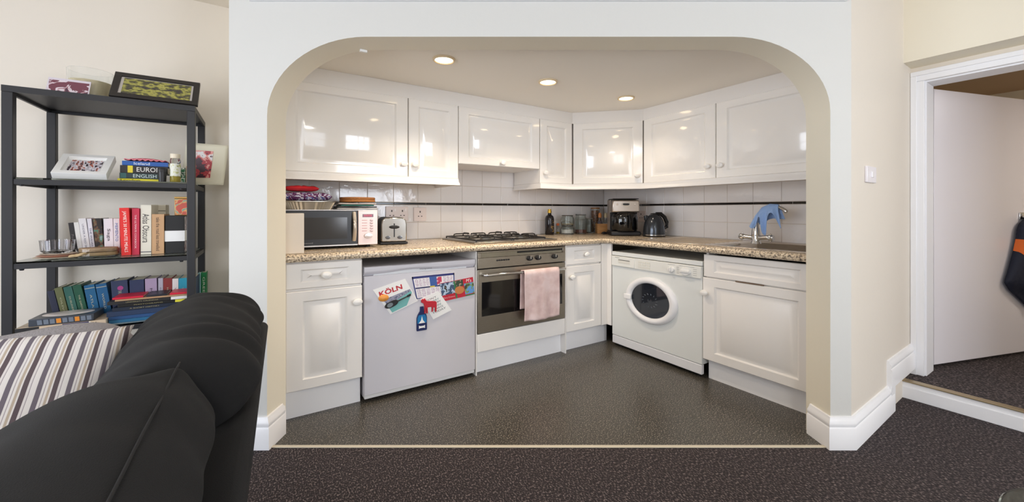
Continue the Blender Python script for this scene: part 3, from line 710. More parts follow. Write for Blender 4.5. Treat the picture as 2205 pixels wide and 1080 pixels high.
# sockets
def socket(label, loc, rz, double=False):
    t = thing('wall_socket', label, 'socket', loc, rz)
    wd = .19 if double else .115
    obj('plate', MB().box(-wd/2, wd/2, -.010, 0, -.06, .06), M((232, 218, 212), .3), t, bevel=.003)
    for x in ((-.045,.045) if double else (0,)):
        mb = MB(); mb.box(x-.005, x+.005, -.0108, -.0095, .014, .030); mb.box(x-.02, x-.008, -.0108, -.0095, -.02, -.013); mb.box(x+.008, x+.02, -.0108, -.0095, -.02, -.013)
        obj('pin_holes', mb, M((70, 60, 56), .5), t)
        if double: obj('rocker_switch', MB().box(x+.018, x+.034, -.013, -.009, .02, .042), M((240, 232, 228), .3), t)
socket('double white wall socket above the toaster', (.985,3.350,1.175), 0, True)
socket('single white wall socket between toaster and hob', (1.186,3.350,1.167), 0)
socket('white wall socket between coffee maker and kettle', (3.437,2.80,1.14), -PI/2)
# light switch in the passage
t = thing('light_switch', 'white light switch on the narrow wall beside the open door', 'switch', (2.812,.7645,1.396), rad(1.55))
obj('plate', MB().box(-.078, .078, -.012, 0, -.044, .044), M((238, 234, 238), .3), t, bevel=.003)
obj('rocker', MB().box(-.016, .016, -.018, -.011, -.016, .016), M((244, 242, 244), .25), t, bevel=.003)

# ================================================================== WORKTOP CLUTTER
WT = .9508
t = thing('oil_bottle', 'dark oil bottle with gold cap standing right of the hob', 'bottle', (2.535,3.235,WT))
obj('bottle', MB().lathe([(.001,0), (.044,0), (.047,.005), (.047,.165), (.040,.19), (.02,.205), (.017,.225), (.001,.225)], seg=28), M((26, 22, 24), .12), t)
obj('cap', MB().lathe([(.001,.225), (.021,.225), (.021,.243), (.018,.247), (.018,.263), (.001,.264)], seg=20), M((200, 160, 60), .3, .7), t)
mb = MB(); mb.grid(lambda u, v: (.0476*math.sin((u-.25)*1.6), -.0476*math.cos((u-.25)*1.6), .03+.12*v), 10, 2); obj('label', mb, ramp_mat([(.42, (36,30,30)), (.55, (150,116,60)), (.68, (54,44,40))], 50), t)
t = thing('spice_shaker', 'tiny clear shaker with orange cap beside the dark oil bottle', 'shaker', (2.70,3.30,WT))
obj('shaker', MB().lathe([(.001,0), (.018,0), (.018,.08), (.013,.088), (.001,.088)]), CLEAR, t); obj('cap', MB().lathe([(.001,.088), (.015,.088), (.015,.112), (.001,.114)]), M((220, 110, 50), .4), t)
obj('contents', MB().lathe([(.001,.003), (.015,.003), (.015,.02), (.001,.02)]), M((190, 160, 60), .8), t)
def jar(label, loc, r, h, fill, fc, lidc=None, group=None):
    t = thing('storage_jar', label, 'jar', loc, 0, group)
    obj('glass', MB().lathe([(.001,0), (r*.88,0), (r,.012), (r,h*.72), (r*.84,h*.84), (r*.84,h*.94), (r*.80,h*.94), (r*.80,h*.83), (r*.95,h*.71), (r*.95,.014), (.001,.006)], seg=28), GREEN_GLASS, t)
    if fill: obj('contents', MB().lathe([(.001,.008), (r*.90,.012), (r*.92,fill), (.001,fill+.004)], seg=24), M(fc, .9), t)
    obj('lid', MB().lathe([(.001,h*.94), (r*.88,h*.94), (r*.9,h*.955), (r*.86,h), (.001,h)], seg=24), M(lidc, .4) if lidc else GREEN_GLASS, t)
    mb = MB(); mb.tube([(r*.87*math.cos(k*PI/10), r*.87*math.sin(k*PI/10), h*.935) for k in range(20)], .003, 6, True); mb.tube([(r*.87,0,h*.935), (r*1.08,0,h*.86), (r*1.04,0,h*.70)], .0025, 6)
    obj('clip_wire', mb, M((120, 112, 100), .3, .8), t)
jar('squat clip jar half full of white powder, below another jar', (2.755,3.21,WT), .070, .092, .05, (236, 230, 226))
jar('empty squat clip jar stacked on the white powder jar', (2.755,3.21,WT+.0925), .068, .108, .022, (206, 190, 160))
jar('tall clip jar with reddish brown contents behind the squat jars', (2.945,3.21,WT), .064, .212, .045, (120, 74, 62))
jar('slim clear glass jar between tall clip jar and wooden crate', (3.09,3.225,WT), .042, .165, 0, None, (140, 138, 130))
t = thing('pasta_jar', 'tall narrow jar of brown pasta in the worktop corner', 'jar', (3.235,3.285,WT))
obj('glass', MB().lathe([(.001,0), (.05,0), (.052,.01), (.052,.265), (.050,.265), (.050,.012), (.001,.006)]), CLEAR, t)
obj('contents', MB().lathe([(.001,.010), (.047,.012), (.047,.25), (.001,.255)]), ramp_mat([(.4, (112,70,44)), (.5, (160,110,70)), (.6, (90,56,40))], 60, .8), t)
obj('lid', MB().lathe([(.001,.266), (.05,.266), (.05,.284), (.001,.285)]), M((150, 110, 70), .5), t)
t = thing('wooden_crate', 'small open wooden crate holding bottles beside the coffee maker', 'crate', (3.196,3.125,WT), rad(-32.6))
mb = MB(); mb.box(-.075,.075,-.05,.05,0,.01); mb.box(-.075,.075,-.05,-.042,.01,.105); mb.box(-.075,.075,.042,.05,.01,.105); mb.box(-.075,-.067,-.042,.042,.01,.105); mb.box(.067,.075,-.042,.042,.01,.105)
obj('box', mb, ramp_mat([(.3, (170,118,66)), (.7, (206,154,94))], 14, .6, stretch=(1,1,8), interp='LINEAR'), t, bevel=.001)
for i, (dx, lab) in enumerate(((-.035, 'small clear bottle with orange top in the wooden crate, further left'), (.03, 'small clear bottle with pale top in wooden crate, nearest coffee maker'))):
    t = thing('spice_bottle', lab, 'bottle', (3.196+dx*VS, 3.125-dx*VC, WT+.0105), 0, 'bottles in the wooden crate')
    obj('glass', MB().lathe([(.001,0), (.026,0), (.026,.11), (.014,.14), (.014,.16), (.001,.16)]), CLEAR, t)
    obj('contents', MB().lathe([(.001,.003), (.022,.003), (.022,.125-.02*i), (.001,.125-.02*i)]), M(((110,100,110), (190,186,180))[i], .7), t)
    obj('cap', MB().lathe([(.001,.161), (.017,.161), (.019,.19), (.012,.212), (.001,.213)]), M(((204,130,66), (200,186,150))[i], .4), t)
# black cable on the worktop
mb = MB(); mb.tube([(3.05,3.02,WT+.008), (3.09,2.99,WT+.010), (3.11,2.965,WT+.028), (3.10,2.94,WT+.016), (3.06,2.945,WT+.007), (3.02,2.96,WT+.007)], .0065, 8)
mb.tube([(3.03,2.985,WT+.014), (3.075,2.96,WT+.020)], .013, 10)
tag(obj('power_cable', mb, MATB, subs=1, ang=180), 'short black power cable curled in front of the wooden crate', 'cable')
# coffee maker
t = thing('coffee_maker', 'large black and silver filter coffee maker in the worktop corner', 'coffee maker', (3.035,2.66,WT), rad(-36))
obj('base', MB().box(-.145, .145, 0, .27, 0, .045), M((26, 25, 27), .4), t, bevel=.012)
obj('tower', MB().box(-.135, .135, .12, .27, .045, .36), M((176, 168, 160), .35, .5), t, bevel=.01)
h_ = obj('brew_head', MB().prism([(-.136,.232), (.136,.232), (.13,.352), (-.13,.352)], .0, .12, 'y'), M((192, 182, 172), .28, .85), t, bevel=.012)
obj('lid', MB().box(-.126, .126, .004, .26, .3605, .368), BLACK, t, bevel=.004)
obj('display', MB().box(-.030, .030, -.003, .002, .301, .320), BLACK, h_); mb = MB()
mb.tube([(.040*math.cos(k*PI/10), -.002, .3105+.017*math.sin(k*PI/10)) for k in range(20)], .004, 6, True); obj('display_ring', mb, M((236, 230, 220), .3), h_)
for x in (-.085, .085): obj('push_button', MB().lathe([(.001,0), (.010,0), (.008,-.005), (.001,-.006)], (x, 0, .31), 14, 'y'), M((230, 220, 210), .3), h_)
mb = MB(); mb.box(-.134,.134,.112,.1195,.046,.231); obj('back_plate', mb, MATB, t)
obj('carafe', MB().lathe([(.001,.048), (.112,.048), (.128,.07), (.129,.18), (.116,.215), (.10,.229), (.001,.229)], (0,.062,0), 36, 'z', 1, .8), BGLASS, t)
mb = MB(); mb.tube([(.02,-.030,.215), (.02,-.064,.205), (.02,-.068,.13), (.02,-.052,.075)], .010, 10); obj('carafe_handle', mb, BLACK, t)
# kettle
t = thing('kettle', 'dark grey metallic jug kettle to the right of the coffee maker', 'kettle', (3.205,2.465,WT), rad(-32.6))
obj('base', MB().lathe([(.001,0), (.102,0), (.104,.006), (.104,.013), (.001,.013)]), BLACK, t)
obj('trim_ring', MB().lathe([(.001,.0135), (.103,.0135), (.103,.020), (.001,.020)]), CHROME, t)
obj('body', MB().lathe([(.001,.0205), (.101,.0205), (.101,.05), (.098,.09), (.090,.13), (.078,.165), (.060,.193), (.040,.209), (.001,.212)], seg=36), M((66, 70, 76), .16, .6), t)
obj('lid', MB().lathe([(.001,.2125), (.038,.2125), (.030,.222), (.001,.226)]), MATB, t)
mb = MB(); mb.tube([(.012,-.012,.220), (.060,-.012,.218), (.098,-.012,.185), (.118,-.012,.135), (.117,-.012,.092), (.096,-.012,.080)], [.014,.018,.019,.019,.017,.013], 12); obj('handle', mb, BLACK, t)
obj('spout', MB().prism([(-.088,.15), (-.096,.196), (-.072,.206), (-.052,.19)], -.02, .02, 'y'), M((66, 70, 76), .16, .6), t, bevel=.006)
obj('switch', MB().box(.086, .112, -.02, -.002, .045, .056), CHROME, t, bevel=.003)

# ================================================================== BOOKSHELF
BX, BY = -1.008, 2.82; BWD, BDP = .706, .50
t = thing('bookshelf', 'black metal open bookshelf with glass shelves against the cream wall', 'bookshelf', (BX, BY, 0))
PW = .036
for x in (0, BWD-PW):
    for y in (0, BDP-PW):
        obj('post', MB().box(x, x+PW, y, y+PW, 0, 1.755), BMETAL, t, bevel=.002)
mb = MB(); mb.box(0, BWD, 0, BDP, 1.770, 1.785); mb.box(0, BWD, 0, .012, 1.7555, 1.77); mb.box(0, BWD, BDP-.012, BDP, 1.7555, 1.77); mb.box(0, .012, .012, BDP-.012, 1.7555, 1.77); mb.box(BWD-.012, BWD, .012, BDP-.012, 1.7555, 1.77)
obj('top_panel', mb, BMETAL, t)
GL = M((214, 226, 222), .03, trans=1., ior=1.2)
for z in (1.357, .957, .61, .20):
    mb = MB(); zz = z-.008
    mb.box(PW, BWD-PW, .003, .022, zz-.026, zz); mb.box(PW, BWD-PW, BDP-.022, BDP-.003, zz-.026, zz)
    mb.box(.003, .022, PW, BDP-PW, zz-.026, zz); mb.box(BWD-.022, BWD-.003, PW, BDP-PW, zz-.026, zz)
    r_ = obj('shelf_frame', mb, BMETAL, t, bevel=.0015)
    obj('glass_shelf', MB().box(.024, BWD-.024, .004, BDP-.004, z-.0075, z), GL, r_)
    mb = MB()
    for x in (.06, BWD-.06): mb.lathe([(.001,0), (.009,0), (.007,-.007), (.001,-.008)], (x, .012, zz-.026), 10)
    obj('screw_heads', mb, BMETAL, r_)

def book(label, x, z, w, h, d, col, lean=0, y=3.0, text=None, tcol=(230,226,210), band=None, pages=True, tl=.7, tw=.45, group='upright books', rough=.45, soft=False, mat=None, tz=.5, name='book'):
    t = thing(name, label, 'book', (x, y, z+.0012), 0, group, rot=(0, rad(-lean), 0))
    cm = mat or M(col, rough); b = .0028 if not soft else .0012
    mb = MB(); ov = .003 if not soft else 0
    mb.box(0, w, 0, b*1.3, 0, h); mb.box(0, b, b*1.3, d, 0, h); mb.box(w-b, w, b*1.3, d, 0, h)
    obj('cover', mb, cm, t, bevel=.0008)
    if pages: obj('pages', MB().box(b, w-b, b*1.3, d-ov, ov, h-ov), PAPER, t)
    if band: 
        for bz0, bz1, bc in band: obj('spine_band', MB().box(.0006, w-.0006, -.0008, .001, bz0*h, bz1*h), M(bc, .5), t)
    if text: lettering(t, text, (w/2, -.0012, h*tz), h*tl, w*tw, SPINE, M(tcol, .5))
    return t
def flat_book(label, x, z, L, th, d, col, y=2.858, text=None, tcol=(230,226,210), band=None, group='books lying flat', rz=0, tl=.5, tc=.5, th_t=.6, soft=False, cat='book', name='book'):
    t = thing(name, label, cat, (x, y, z+.0003), rz, group); b = min(.0026, th*.18)
    mb = MB(); mb.box(0, L, 0, .004, 0, th-.0004); mb.box(0, L, .004, d, 0, b); mb.box(0, L, .004, d, th-.0004-b, th-.0004); obj('cover', mb, M(col, .4), t, bevel=.0006)
    obj('pages', MB().box(.003, L-.003, .004, d-.003, b, th-.0004-b), PAPER, t)
    if band:
        for b0, b1, bc in band: obj('spine_band', MB().box(b0*L, b1*L, -.0007, .001, .0005, th-.001), M(bc, .5), t)
    if text: lettering(t, text, (L*tc, -.0012, th*.5), L*tl, th*th_t, FRONT, M(tcol, .5))
    return t
SH = .957
# --- middle shelf, upright row
book('slim black book at the left end of middle shelf row', -.822, SH, .019, .178, .12, (40,36,38), 6, 2.99, 'Poems', (120,110,110), tl=.3)
book('plain slim white book next to the slim black one, middle shelf', -.802, SH, .018, .180, .13, (228,226,222), 6, 2.99, soft=True)
book('white paperback with small grey and red lettering, middle shelf', -.783, SH, .0275, .200, .13, (232,230,232), 6, 2.99, 'UNDER A RED SKY', (110,110,130), soft=True, tw=.25)
book('thin white paperback with dark lettering left of the dark picture-spine book', -.7545, SH, .0165, .199, .13, (224,222,230), 5, 2.99, 'THE WAVES', (50,50,90), soft=True, tl=.5)
book('dark paperback with colourful picture spine, middle shelf', -.737, SH, .032, .199, .13, (40,34,32), 3.5, 2.99, soft=True, mat=ramp_mat([(.46, (34,28,28)), (.54, (120,82,52)), (.6, (60,130,110)), (.68, (190,190,196))], 26, .4, interp='LINEAR'))
book('white paperback reading downwards in dark grey, right of picture-spine book', -.704, SH, .036, .198, .13, (234,232,236), 1.5, 2.99, 'Saga', (70,70,80), soft=True, tl=.34, tz=.55, tw=.42, band=[(.0,.10,(120,110,170))])
book('white paperback lettered in blue beside the tall red cookbook', -.667, SH, .024, .198, .13, (236,236,238), 1, 2.99, 'MEMENTO', (70,110,180), soft=True, tl=.5, tz=.62)
book('tall bright red cookbook with white capitals, middle shelf', -.620, SH, .038, .256, .20, (226,38,34), 2, 2.905, "JAMIE'S 30 MINUTE MEALS", (250,240,230), tl=.86, tw=.46)
book('pinkish red book with white dotted spine beside the red cookbook', -.581, SH, .030, .254, .19, (200,42,72), 0, 2.915, 'THE ULTIMATE COOKBOOK', (240,210,214), tl=.72, tw=.25)
book('large cream book titled Atlas Obscura', -.547, SH, .044, .273, .18, (228,222,206), 0, 2.92, 'Atlas Obscura', (36,34,36), tl=.58, tw=.62, tz=.53, band=[(.045,.06,(60,60,80))])
book('tan book with handwritten-style title next to the cream atlas', -.501, SH, .052, .222, .16, (200,158,116), 0, 2.92, 'take the road less travelled', (80,60,48), tl=.84, tw=.30)
o_ = book('beige hardback standing behind the tan book', -.535, SH, .066, .276, .10, (204,194,172), 0, 3.10, band=[(.86,.88,(120,112,96))])
t = thing('gift_box', 'black box with white paper band at the right end of middle shelf', 'box', (-.446, 2.925, SH+.0005))
obj('box', MB().box(0, .085, 0, .16, 0, .214), M((20,20,22), .5), t, bevel=.002)
obj('paper_band', MB().box(-.0012, .0862, -.0012, .1612, .068, .128), WHITEP, t)
mb = MB(); mb.box(.0848, .0856, .004, .155, .004, .066); mb.box(.0848, .0856, .004, .155, .13, .208); obj('side_picture', mb, ramp_mat([(.42, (150,140,146)), (.52, (206,200,206)), (.6, (120,60,64))], 25, .5), t)
t = thing('tea_tin', 'patterned gold and red tin on the black gift box', 'tin', (-.410, 2.96, SH+.215))
obj('tin', MB().box(0, .062, 0, .06, 0, .098), M((196,156,88), .35, .4), t, bevel=.003)
obj('printed_front', MB().box(.003, .059, -.0008, .002, .004, .094), ramp_mat([(.40, (206,90,76)), (.48, (226,170,110)), (.54, (120,170,160)), (.60, (200,150,80)), (.66, (90,70,60))], 22, .4, dist=1.2), t)
obj('lid', MB().box(-.001, .063, -.001, .061, .0985, .108), M((190,150,84), .3, .5), t, bevel=.002)
# round items on the middle shelf
t = thing('glass_dish', 'round shallow glass dish filled with wooden discs on middle shelf', 'dish', (-.710, 2.925, SH+.0008))
obj('dish', MB().lathe([(.001,0), (.082,0), (.090,.008), (.092,.045), (.089,.045), (.087,.010), (.080,.005), (.001,.005)], seg=40, sx=.92, sy=.8), CLEAR, t)
for k in range(2): obj('wooden_disc', MB().lathe([(.001,.007+k*.022), (.078,.007+k*.022), (.081,.017+k*.022), (.078,.026+k*.022), (.001,.026+k*.022)], seg=36, sx=.92, sy=.78), M((176-12*k, 146-10*k, 104), .7, bump=.5, bs=50), t)
for i in range(3):
    mb = MB().lathe([(.001,.0), (.052,.0), (.084-.008*i,.008), (.080-.008*i,.010), (.05,.003), (.001,.003)], (-.862+.004*i, 2.93, SH+.0008+i*.0085), 36)
    tag(obj('plate', mb, M(((226,214,192), (206,150,128), (214,196,176))[i], .35)), ('bottom cream plate of the small stack on middle shelf', 'middle terracotta plate of the small stack on middle shelf', 'top beige plate of the small stack under glass bowl')[i], 'plate', 'small stacked plates')
mb = MB(); R = []
for r, z in ((.001,0), (.045,0), (.056,.012), (.062,.066), (.057,.066), (.051,.014), (.001,.006)):
    R.append([(-.862+(r+(.002 if k % 2 and .01 < z < .06 else 0))*math.cos(2*PI*k/40), 2.935+(r+(.002 if k % 2 and .01 < z < .06 else 0))*math.sin(2*PI*k/40), SH+.0285+z) for k in range(40)])
tag(obj('cut_glass_bowl', mb.loft(R), M((246,246,250), .03, trans=1., ior=1.45), ang=10), 'cut crystal glass bowl sitting on the small plate stack', 'bowl')
mb = MB(); mb.tube([(-.80,2.845,SH+.010), (-.785,2.84,SH+.020), (-.765,2.842,SH+.014), (-.75,2.838,SH+.026), (-.735,2.842,SH+.030)], [.006,.009,.007,.008,.004], 8); mb.tube([(-.79,2.85,SH+.012), (-.77,2.848,SH+.026), (-.752,2.846,SH+.016)], .006, 8)
tag(obj('driftwood', mb, M((190,164,124), .8, bump=.5, bs=60), subs=1, ang=180), 'small twisted piece of pale driftwood in front of the glass dish', 'driftwood')
# --- bottom visible shelf, upright leaning row
LB = .61
row = [('navy leaning book at the far left of lower shelf row', -.888, .024, .176, 10, (40,44,66), None),
 ('olive green leaning book beside the navy one on lower shelf', -.861, .028, .188, 10, (104,108,72), 'OLIVE'),
 ('teal green leaning book with pale lettering on lower shelf', -.829, .031, .190, 10, (52,104,94), 'DUBLINERS'),
 ('dark green leaning hardback, taller than its neighbours on lower shelf', -.795, .032, .196, 10, (30,88,66), 'THE GARDEN'),
 ('left one of two matching blue leaning books on lower shelf', -.760, .040, .190, 8, (24,96,140), 'ATLAS'),
 ('right one of two matching blue leaning books on lower shelf', -.716, .042, .192, 8, (22,90,138), 'WORLD'),
 ('thick navy hardback with pink emblem on lower shelf', -.672, .066, .202, 3, (46,56,88), 'THE COMPLETE WORKS'),
 ('second thick navy hardback right of the pink-emblem one', -.603, .060, .200, 1.5, (40,52,86), None),
 ('lilac book with pale lettering on lower shelf', -.540, .050, .202, 1, (170,150,178), 'MARY'),
 ('thin greyish lilac book between the lilac and maroon books', -.487, .021, .201, 0, (176,170,184), 'NOTES'),
 ('maroon book with small gold title on lower shelf', -.465, .039, .198, 0, (132,44,42), 'HISTORY'),
 ('white book with brown dot between maroon and turquoise books', -.425, .027, .192, 0, (226,220,218), 'WHITE'),
 ('turquoise book with dark lettering on lower shelf', -.397, .038, .192, 0, (36,150,178), 'TOP 10'),
 ('dark blue book behind the front post on lower shelf', -.358, .040, .190, 0, (34,58,104), 'Oxford')]
for lab, x, wd, h, le, cc, tx in row:
    tt = book(lab, x, LB, wd, h, .15+.04*random.random(), cc, le, 3.0, tx, (190,188,160) if sum(cc) < 420 else (60,50,70), tl=.45, tw=.2, band=[(.90,.915,(196,190,160))] if cc[2] > 130 and cc[0] < 30 else None)
    if 'pink emblem' in lab: obj('emblem', MB().lathe([(.001,-.0008), (.012,-.0008), (.012,.001), (.001,.001)], (.036,0,.160), 18, 'y'), M((170,60,130), .5), tt)
book('thin pale turquoise book at the far right end of lower shelf', -.3285, LB, .015, .190, .08, (150,200,206), 0, 3.20)
book('bright green book, last at the right end of lower shelf', -.3115, LB, .026, .192, .08, (24,140,78), 0, 3.20, 'GREEN', (230,240,220))
# --- lying flat in front
t = flat_book('long flat volume with black, cream and navy spine blocks', -.966, LB, .306, .034, .168, (206,186,160), 2.822, None, band=[(0,.25,(26,26,28)), (.25,.50,(206,184,158)), (.50,.80,(38,40,92)), (.80,.82,(226,220,208))])
lettering(t, 'M', (.265,-.0012,.018), .013, .018, FRONT, M((60,50,46), .5)); mb = MB(); mb.tube([(.107+.012*math.cos(k*PI/10), -.0008, .017+.009*math.sin(k*PI/10)) for k in range(20)], .0008, 6, True); obj('emblem', mb, M((120,96,76), .5), t)
t = thing('picture_book', 'dark grey flat book with white oval top and orange-striped spine', 'book', (-.926, 2.825, LB+.0345))
obj('cover', MB().box(0, .222, 0, .155, 0, .035), M((62,68,78), .35), t, bevel=.003)
obj('oval_panel', MB().lathe([(.001,.0352), (.092,.0352), (.090,.0362), (.001,.0362)], (.112,.085,0), 36, 'z', 1, .68), M((224,216,214), .3), t)
mb = MB()
for k in range(9):
    n0 = len(mb.bm.faces); mb.prism([(.03+k*.021,.006), (.046+k*.021,.006), (.044+k*.021,.028), (.028+k*.021,.028)], -.0008, .001, 'y'); mb.bm.faces.ensure_lookup_table()
    for fc in mb.bm.faces[n0:]: fc.material_index = 1 if k in (3, 6) else 0
obj('spine_artwork', mb, [M((110,120,134), .5), M((224,140,40), .5)], t)
st = [('bright blue flat book at the bottom of the right-hand stack', -.648, .336, .017, (40,102,142), None, None),
 ('mid blue flat book second from bottom of the stack', -.650, .338, .017, (44,80,128), None, None),
 ('thick navy flat hardback in the middle of the stack', -.657, .345, .026, (46,62,92), None, [(.94,.99,(220,218,214))]),
 ('thinner black-blue flat book above the thick navy one', -.634, .30, .018, (34,42,58), 'A SHORT HISTORY', [(.92,1,(214,214,216))]),
 ('black flat book with yellow spine end', -.615, .290, .015, (26,26,26), 'PHOTOGRAPHS', [(.80,1,(214,206,60))]),
 ('dark charcoal flat book with white spine end near the top of stack', -.655, .325, .017, (44,42,42), 'UNIVERSITY CALENDAR', [(.78,1,(226,224,222))]),
 ('thin tan flat book just under the magazines', -.625, .30, .009, (176,140,106), None, None)]
z = LB
for i, (lab, x, L, th, cc, tx, bd) in enumerate(st):
    flat_book(lab, x-.010, z, L, th, .138-.003*i, cc, 2.858+.002*(i % 3), tx, (160,150,110), bd, tl=.4, tc=.42, th_t=.35); z += th+.0006
mg = [('red magazine at the left of the pile top', -.637, .12, (206,30,58), 0), ('black magazine with grey bars between the red ones', -.505, .085, (38,40,50), 0), ('red magazine at the right of the pile top', -.408, .085, (210,34,60), 0)]
for lab, x, L, cc, rz in mg:
    flat_book(lab, x-.008, z, L, .010, .132, cc, 2.860, None, name='magazine', cat='magazine', group='magazines on the flat books')
# --- upper glass shelf
US = 1.357
def easel(name, label, loc, wd, hh, th, tilt, frm, fw, rz=0):
    """picture frame standing on its lower edge and leaning back"""
    t = thing(name, label, 'framed picture', (loc[0], loc[1]-th*math.cos(rad(tilt))*.5, loc[2]+th*math.sin(rad(tilt))), rot=(rad(-tilt), 0, rz))
    mb = MB(); mb.box(0, wd, 0, th, 0, fw); mb.box(0, wd, 0, th, hh-fw, hh); mb.box(0, fw, 0, th, fw, hh-fw); mb.box(wd-fw, wd, 0, th, fw, hh-fw)
    obj('frame', mb, frm, t, bevel=.001)
    obj('backing', MB().box(fw-.001, wd-fw+.001, th*.5, th-.001, fw-.001, hh-fw+.001), M((200,196,190), .7), t); return t
PEOPLE = ramp_mat([(.36, (60,50,56)), (.44, (196,190,200)), (.5, (226,222,228)), (.56, (186,110,90)), (.62, (90,80,90)), (.7, (214,170,150))], 26, .35, stretch=(2.2,1,1), detail=4)
t = easel('framed_photo', 'thick white box frame with a group photo on upper glass shelf', (-.862, 2.862, US+.0012), .196, .190, .036, 54, M((236,236,234), .4), .026)
obj('mount', MB().box(.026, .170, .014, .016, .026, .164), WHITEP, t); obj('photo', MB().box(.040, .158, .012, .0139, .040, .150), PEOPLE, t)
t = thing('book', 'small dark book standing behind the white box frame', 'book', (-.915, 3.12, US+.001)); obj('cover', MB().box(0, .10, 0, .14, 0, .028), M((50,34,42), .5), t, bevel=.001); obj('pages', MB().box(.002, .098, .002, .138, .0285, .032), PAPER, t)
zz = US+.0006
sk = [('yellow flat guidebook reading London, bottom of the guidebook pile', -.640, .172, .016, .13, (226,214,30), 'London', (50,50,20), .45, .30, None),
 ('dark teal flat book reading ENGLISH in the guidebook pile', -.632, .165, .030, .13, (28,54,56), 'ENGLISH', (210,226,224), .58, .62, [(.02,.16,(60,110,110))]),
 ('thick black flat guidebook reading EUROPE', -.630, .196, .040, .13, (28,24,24), 'EUROPE', (240,236,230), .56, .62, [(.155,.26,(226,206,50))]),
 ('blue flat guidebook reading Iceland, top book of the guidebook pile', -.622, .190, .024, .12, (22,84,160), 'Iceland', (230,238,246), .34, .42, None)]
for lab, x, L, th, d, cc, tx, tc_, tl_, tcen, bd in sk:
    flat_book(lab, x, zz, L, th, d, cc, 2.925, tx, tc_, bd, 'guidebook pile', tl=tl_, tc=tcen, th_t=.62); zz += th+.0006
mb = MB()
def frill(u, v):
    a, b = u*2-1, v*2-1; e_ = max(abs(a), abs(b)); 
    return (-.530+a*.085, 2.985+b*.058, zz+.007+.014*(1-a*a)*(1-b*b)**.5+.0035*math.sin(u*46)*max(0, e_-.7)/.3)
tag(obj('frilled_cloth', mb.grid(frill, 60, 20), M((226,128,140), .9, bump=.5, bs=90), ang=180, solid=.004), 'pink frilled cloth lying on top of the guidebook pile', 'cloth')
tag(obj('black_pot', MB().lathe([(.001,0), (.016,0), (.019,.055), (.0215,.056), (.0215,.074), (.019,.078), (.001,.078)], (-.452, 2.892, US+.0006), 24), M((30,28,30), .4)), 'small black pot with lid in front of the guidebook pile', 'pot')
t = thing('herb_jar', 'small clear glass jar with white lid and label right of guidebooks', 'jar', (-.398, 2.90, US+.0006))
obj('glass', MB().lathe([(.001,0), (.022,0), (.0235,.004), (.0235,.125), (.020,.135), (.001,.135)]), CLEAR, t); obj('lid', MB().lathe([(.001,.1355), (.0225,.1355), (.0225,.160), (.001,.161)]), M((226,214,190), .4), t)
obj('label', MB().lathe([(.0237,.035), (.0241,.035), (.0241,.105), (.0237,.105)]), ramp_mat([(.4, (226,226,214)), (.56, (206,206,150)), (.64, (150,156,110))], 60, .6), t); obj('contents', MB().lathe([(.001,.003), (.0215,.003), (.0215,.034), (.001,.036)]), M((180,160,60), .8), t)
tag(obj('tea_packet', MB().box(-.398, -.364, 2.965, 3.0, US+.0006, US+.092), ramp_mat([(.45, (40,110,70)), (.55, (226,230,220)), (.6, (30,80,56))], 40, .5), bevel=.001), 'small green packet behind the clear herb jar', 'packet')
t = thing('small_carton', 'small pale cardboard carton beside the front right post', 'box', (-.360, 2.98, US+.0006)); obj('carton', MB().box(0, .032, 0, .05, 0, .094), M((196,176,150), .7), t, bevel=.001); obj('orange_flap', MB().box(.001, .031, .001, .049, .0945, .102), M((196,120,70), .7), t)
t = thing('greeting_card', 'tall curved cream card with red photo leaning at right end of shelf', 'card', (0,0,0))
def cc_(u, v): 
    bow = .03*(v-.2)**2*1.2
    return Vector((-.405+.218*u+.02*v*1.2, 3.125-.11*u+.035*math.sin(v*2.1)*.6+.035*u*u, US+.002+.262*v-.012*v*u))
mb = MB(); mb.grid(lambda u, v: cc_(u, v), 12, 12); obj('card', mb, M((222,216,194), .7), t, ang=180, solid=.0015)
mb = MB(); mb.grid(lambda u, v: cc_(.17+.50*u, .17+.66*v)+Vector((-.0012,-.0026,0)), 10, 10)
obj('photo', mb, ramp_mat([(.36, (60,26,40)), (.45, (170,50,60)), (.52, (220,150,140)), (.58, (226,222,222)), (.66, (90,40,50))], 16, .4, detail=4), t, ang=180)
# --- top of the bookshelf
TS = 1.7856
t = easel('framed_etching', 'black landscape frame with a green and yellow etching on bookshelf top', (-.655, 2.848, TS+.001), .362, .196, .018, 37, M((40,36,34), .45), .028)
obj('mount', MB().box(.026, .336, .0085, .010, .026, .170), M((214,208,204), .6), t)
obj('etching', MB().box(.040, .324, .006, .0084, .036, .162), ramp_mat([(.38, (66,62,62)), (.46, (92,90,60)), (.52, (150,148,74)), (.58, (176,170,92)), (.66, (110,110,72))], 28, .3, stretch=(1,1,1.6), detail=5, interp='LINEAR'), t)
obj('strut', MB().box(.16, .20, .0185, .022, .02, .16), MATB, t)
t = thing('photo_print', 'small reddish photo print leaning in front of the candle on bookshelf top', 'photo', (-.895, 2.90, TS+.0005), rot=(rad(-25), 0, 0))
obj('print', MB().box(0, .152, 0, .002, 0, .098), M((216,208,218), .5), t); obj('picture', MB().box(.005, .147, -.0006, .001, .006, .084), ramp_mat([(.4, (120,70,84)), (.5, (226,214,222)), (.56, (170,120,130)), (.64, (90,60,76))], 22, .4, dist=1), t)
t = thing('candle_glass', 'large cream candle in a clear glass vase on the bookshelf top', 'candle', (-.775, 3.06, TS+.0005))
obj('vase', MB().lathe([(.001,0), (.080,0), (.086,.006), (.090,.172), (.0865,.172), (.0825,.010), (.001,.008)], seg=40), CLEAR, t)
obj('wax', MB().lathe([(.001,.010), (.080,.012), (.083,.112), (.06,.116), (.001,.112)], seg=36), M((226,210,172), .6), t)
obj('wick', MB().tube([(0,0,.112), (.002,0,.125)], .0015, 6), MATB, t)

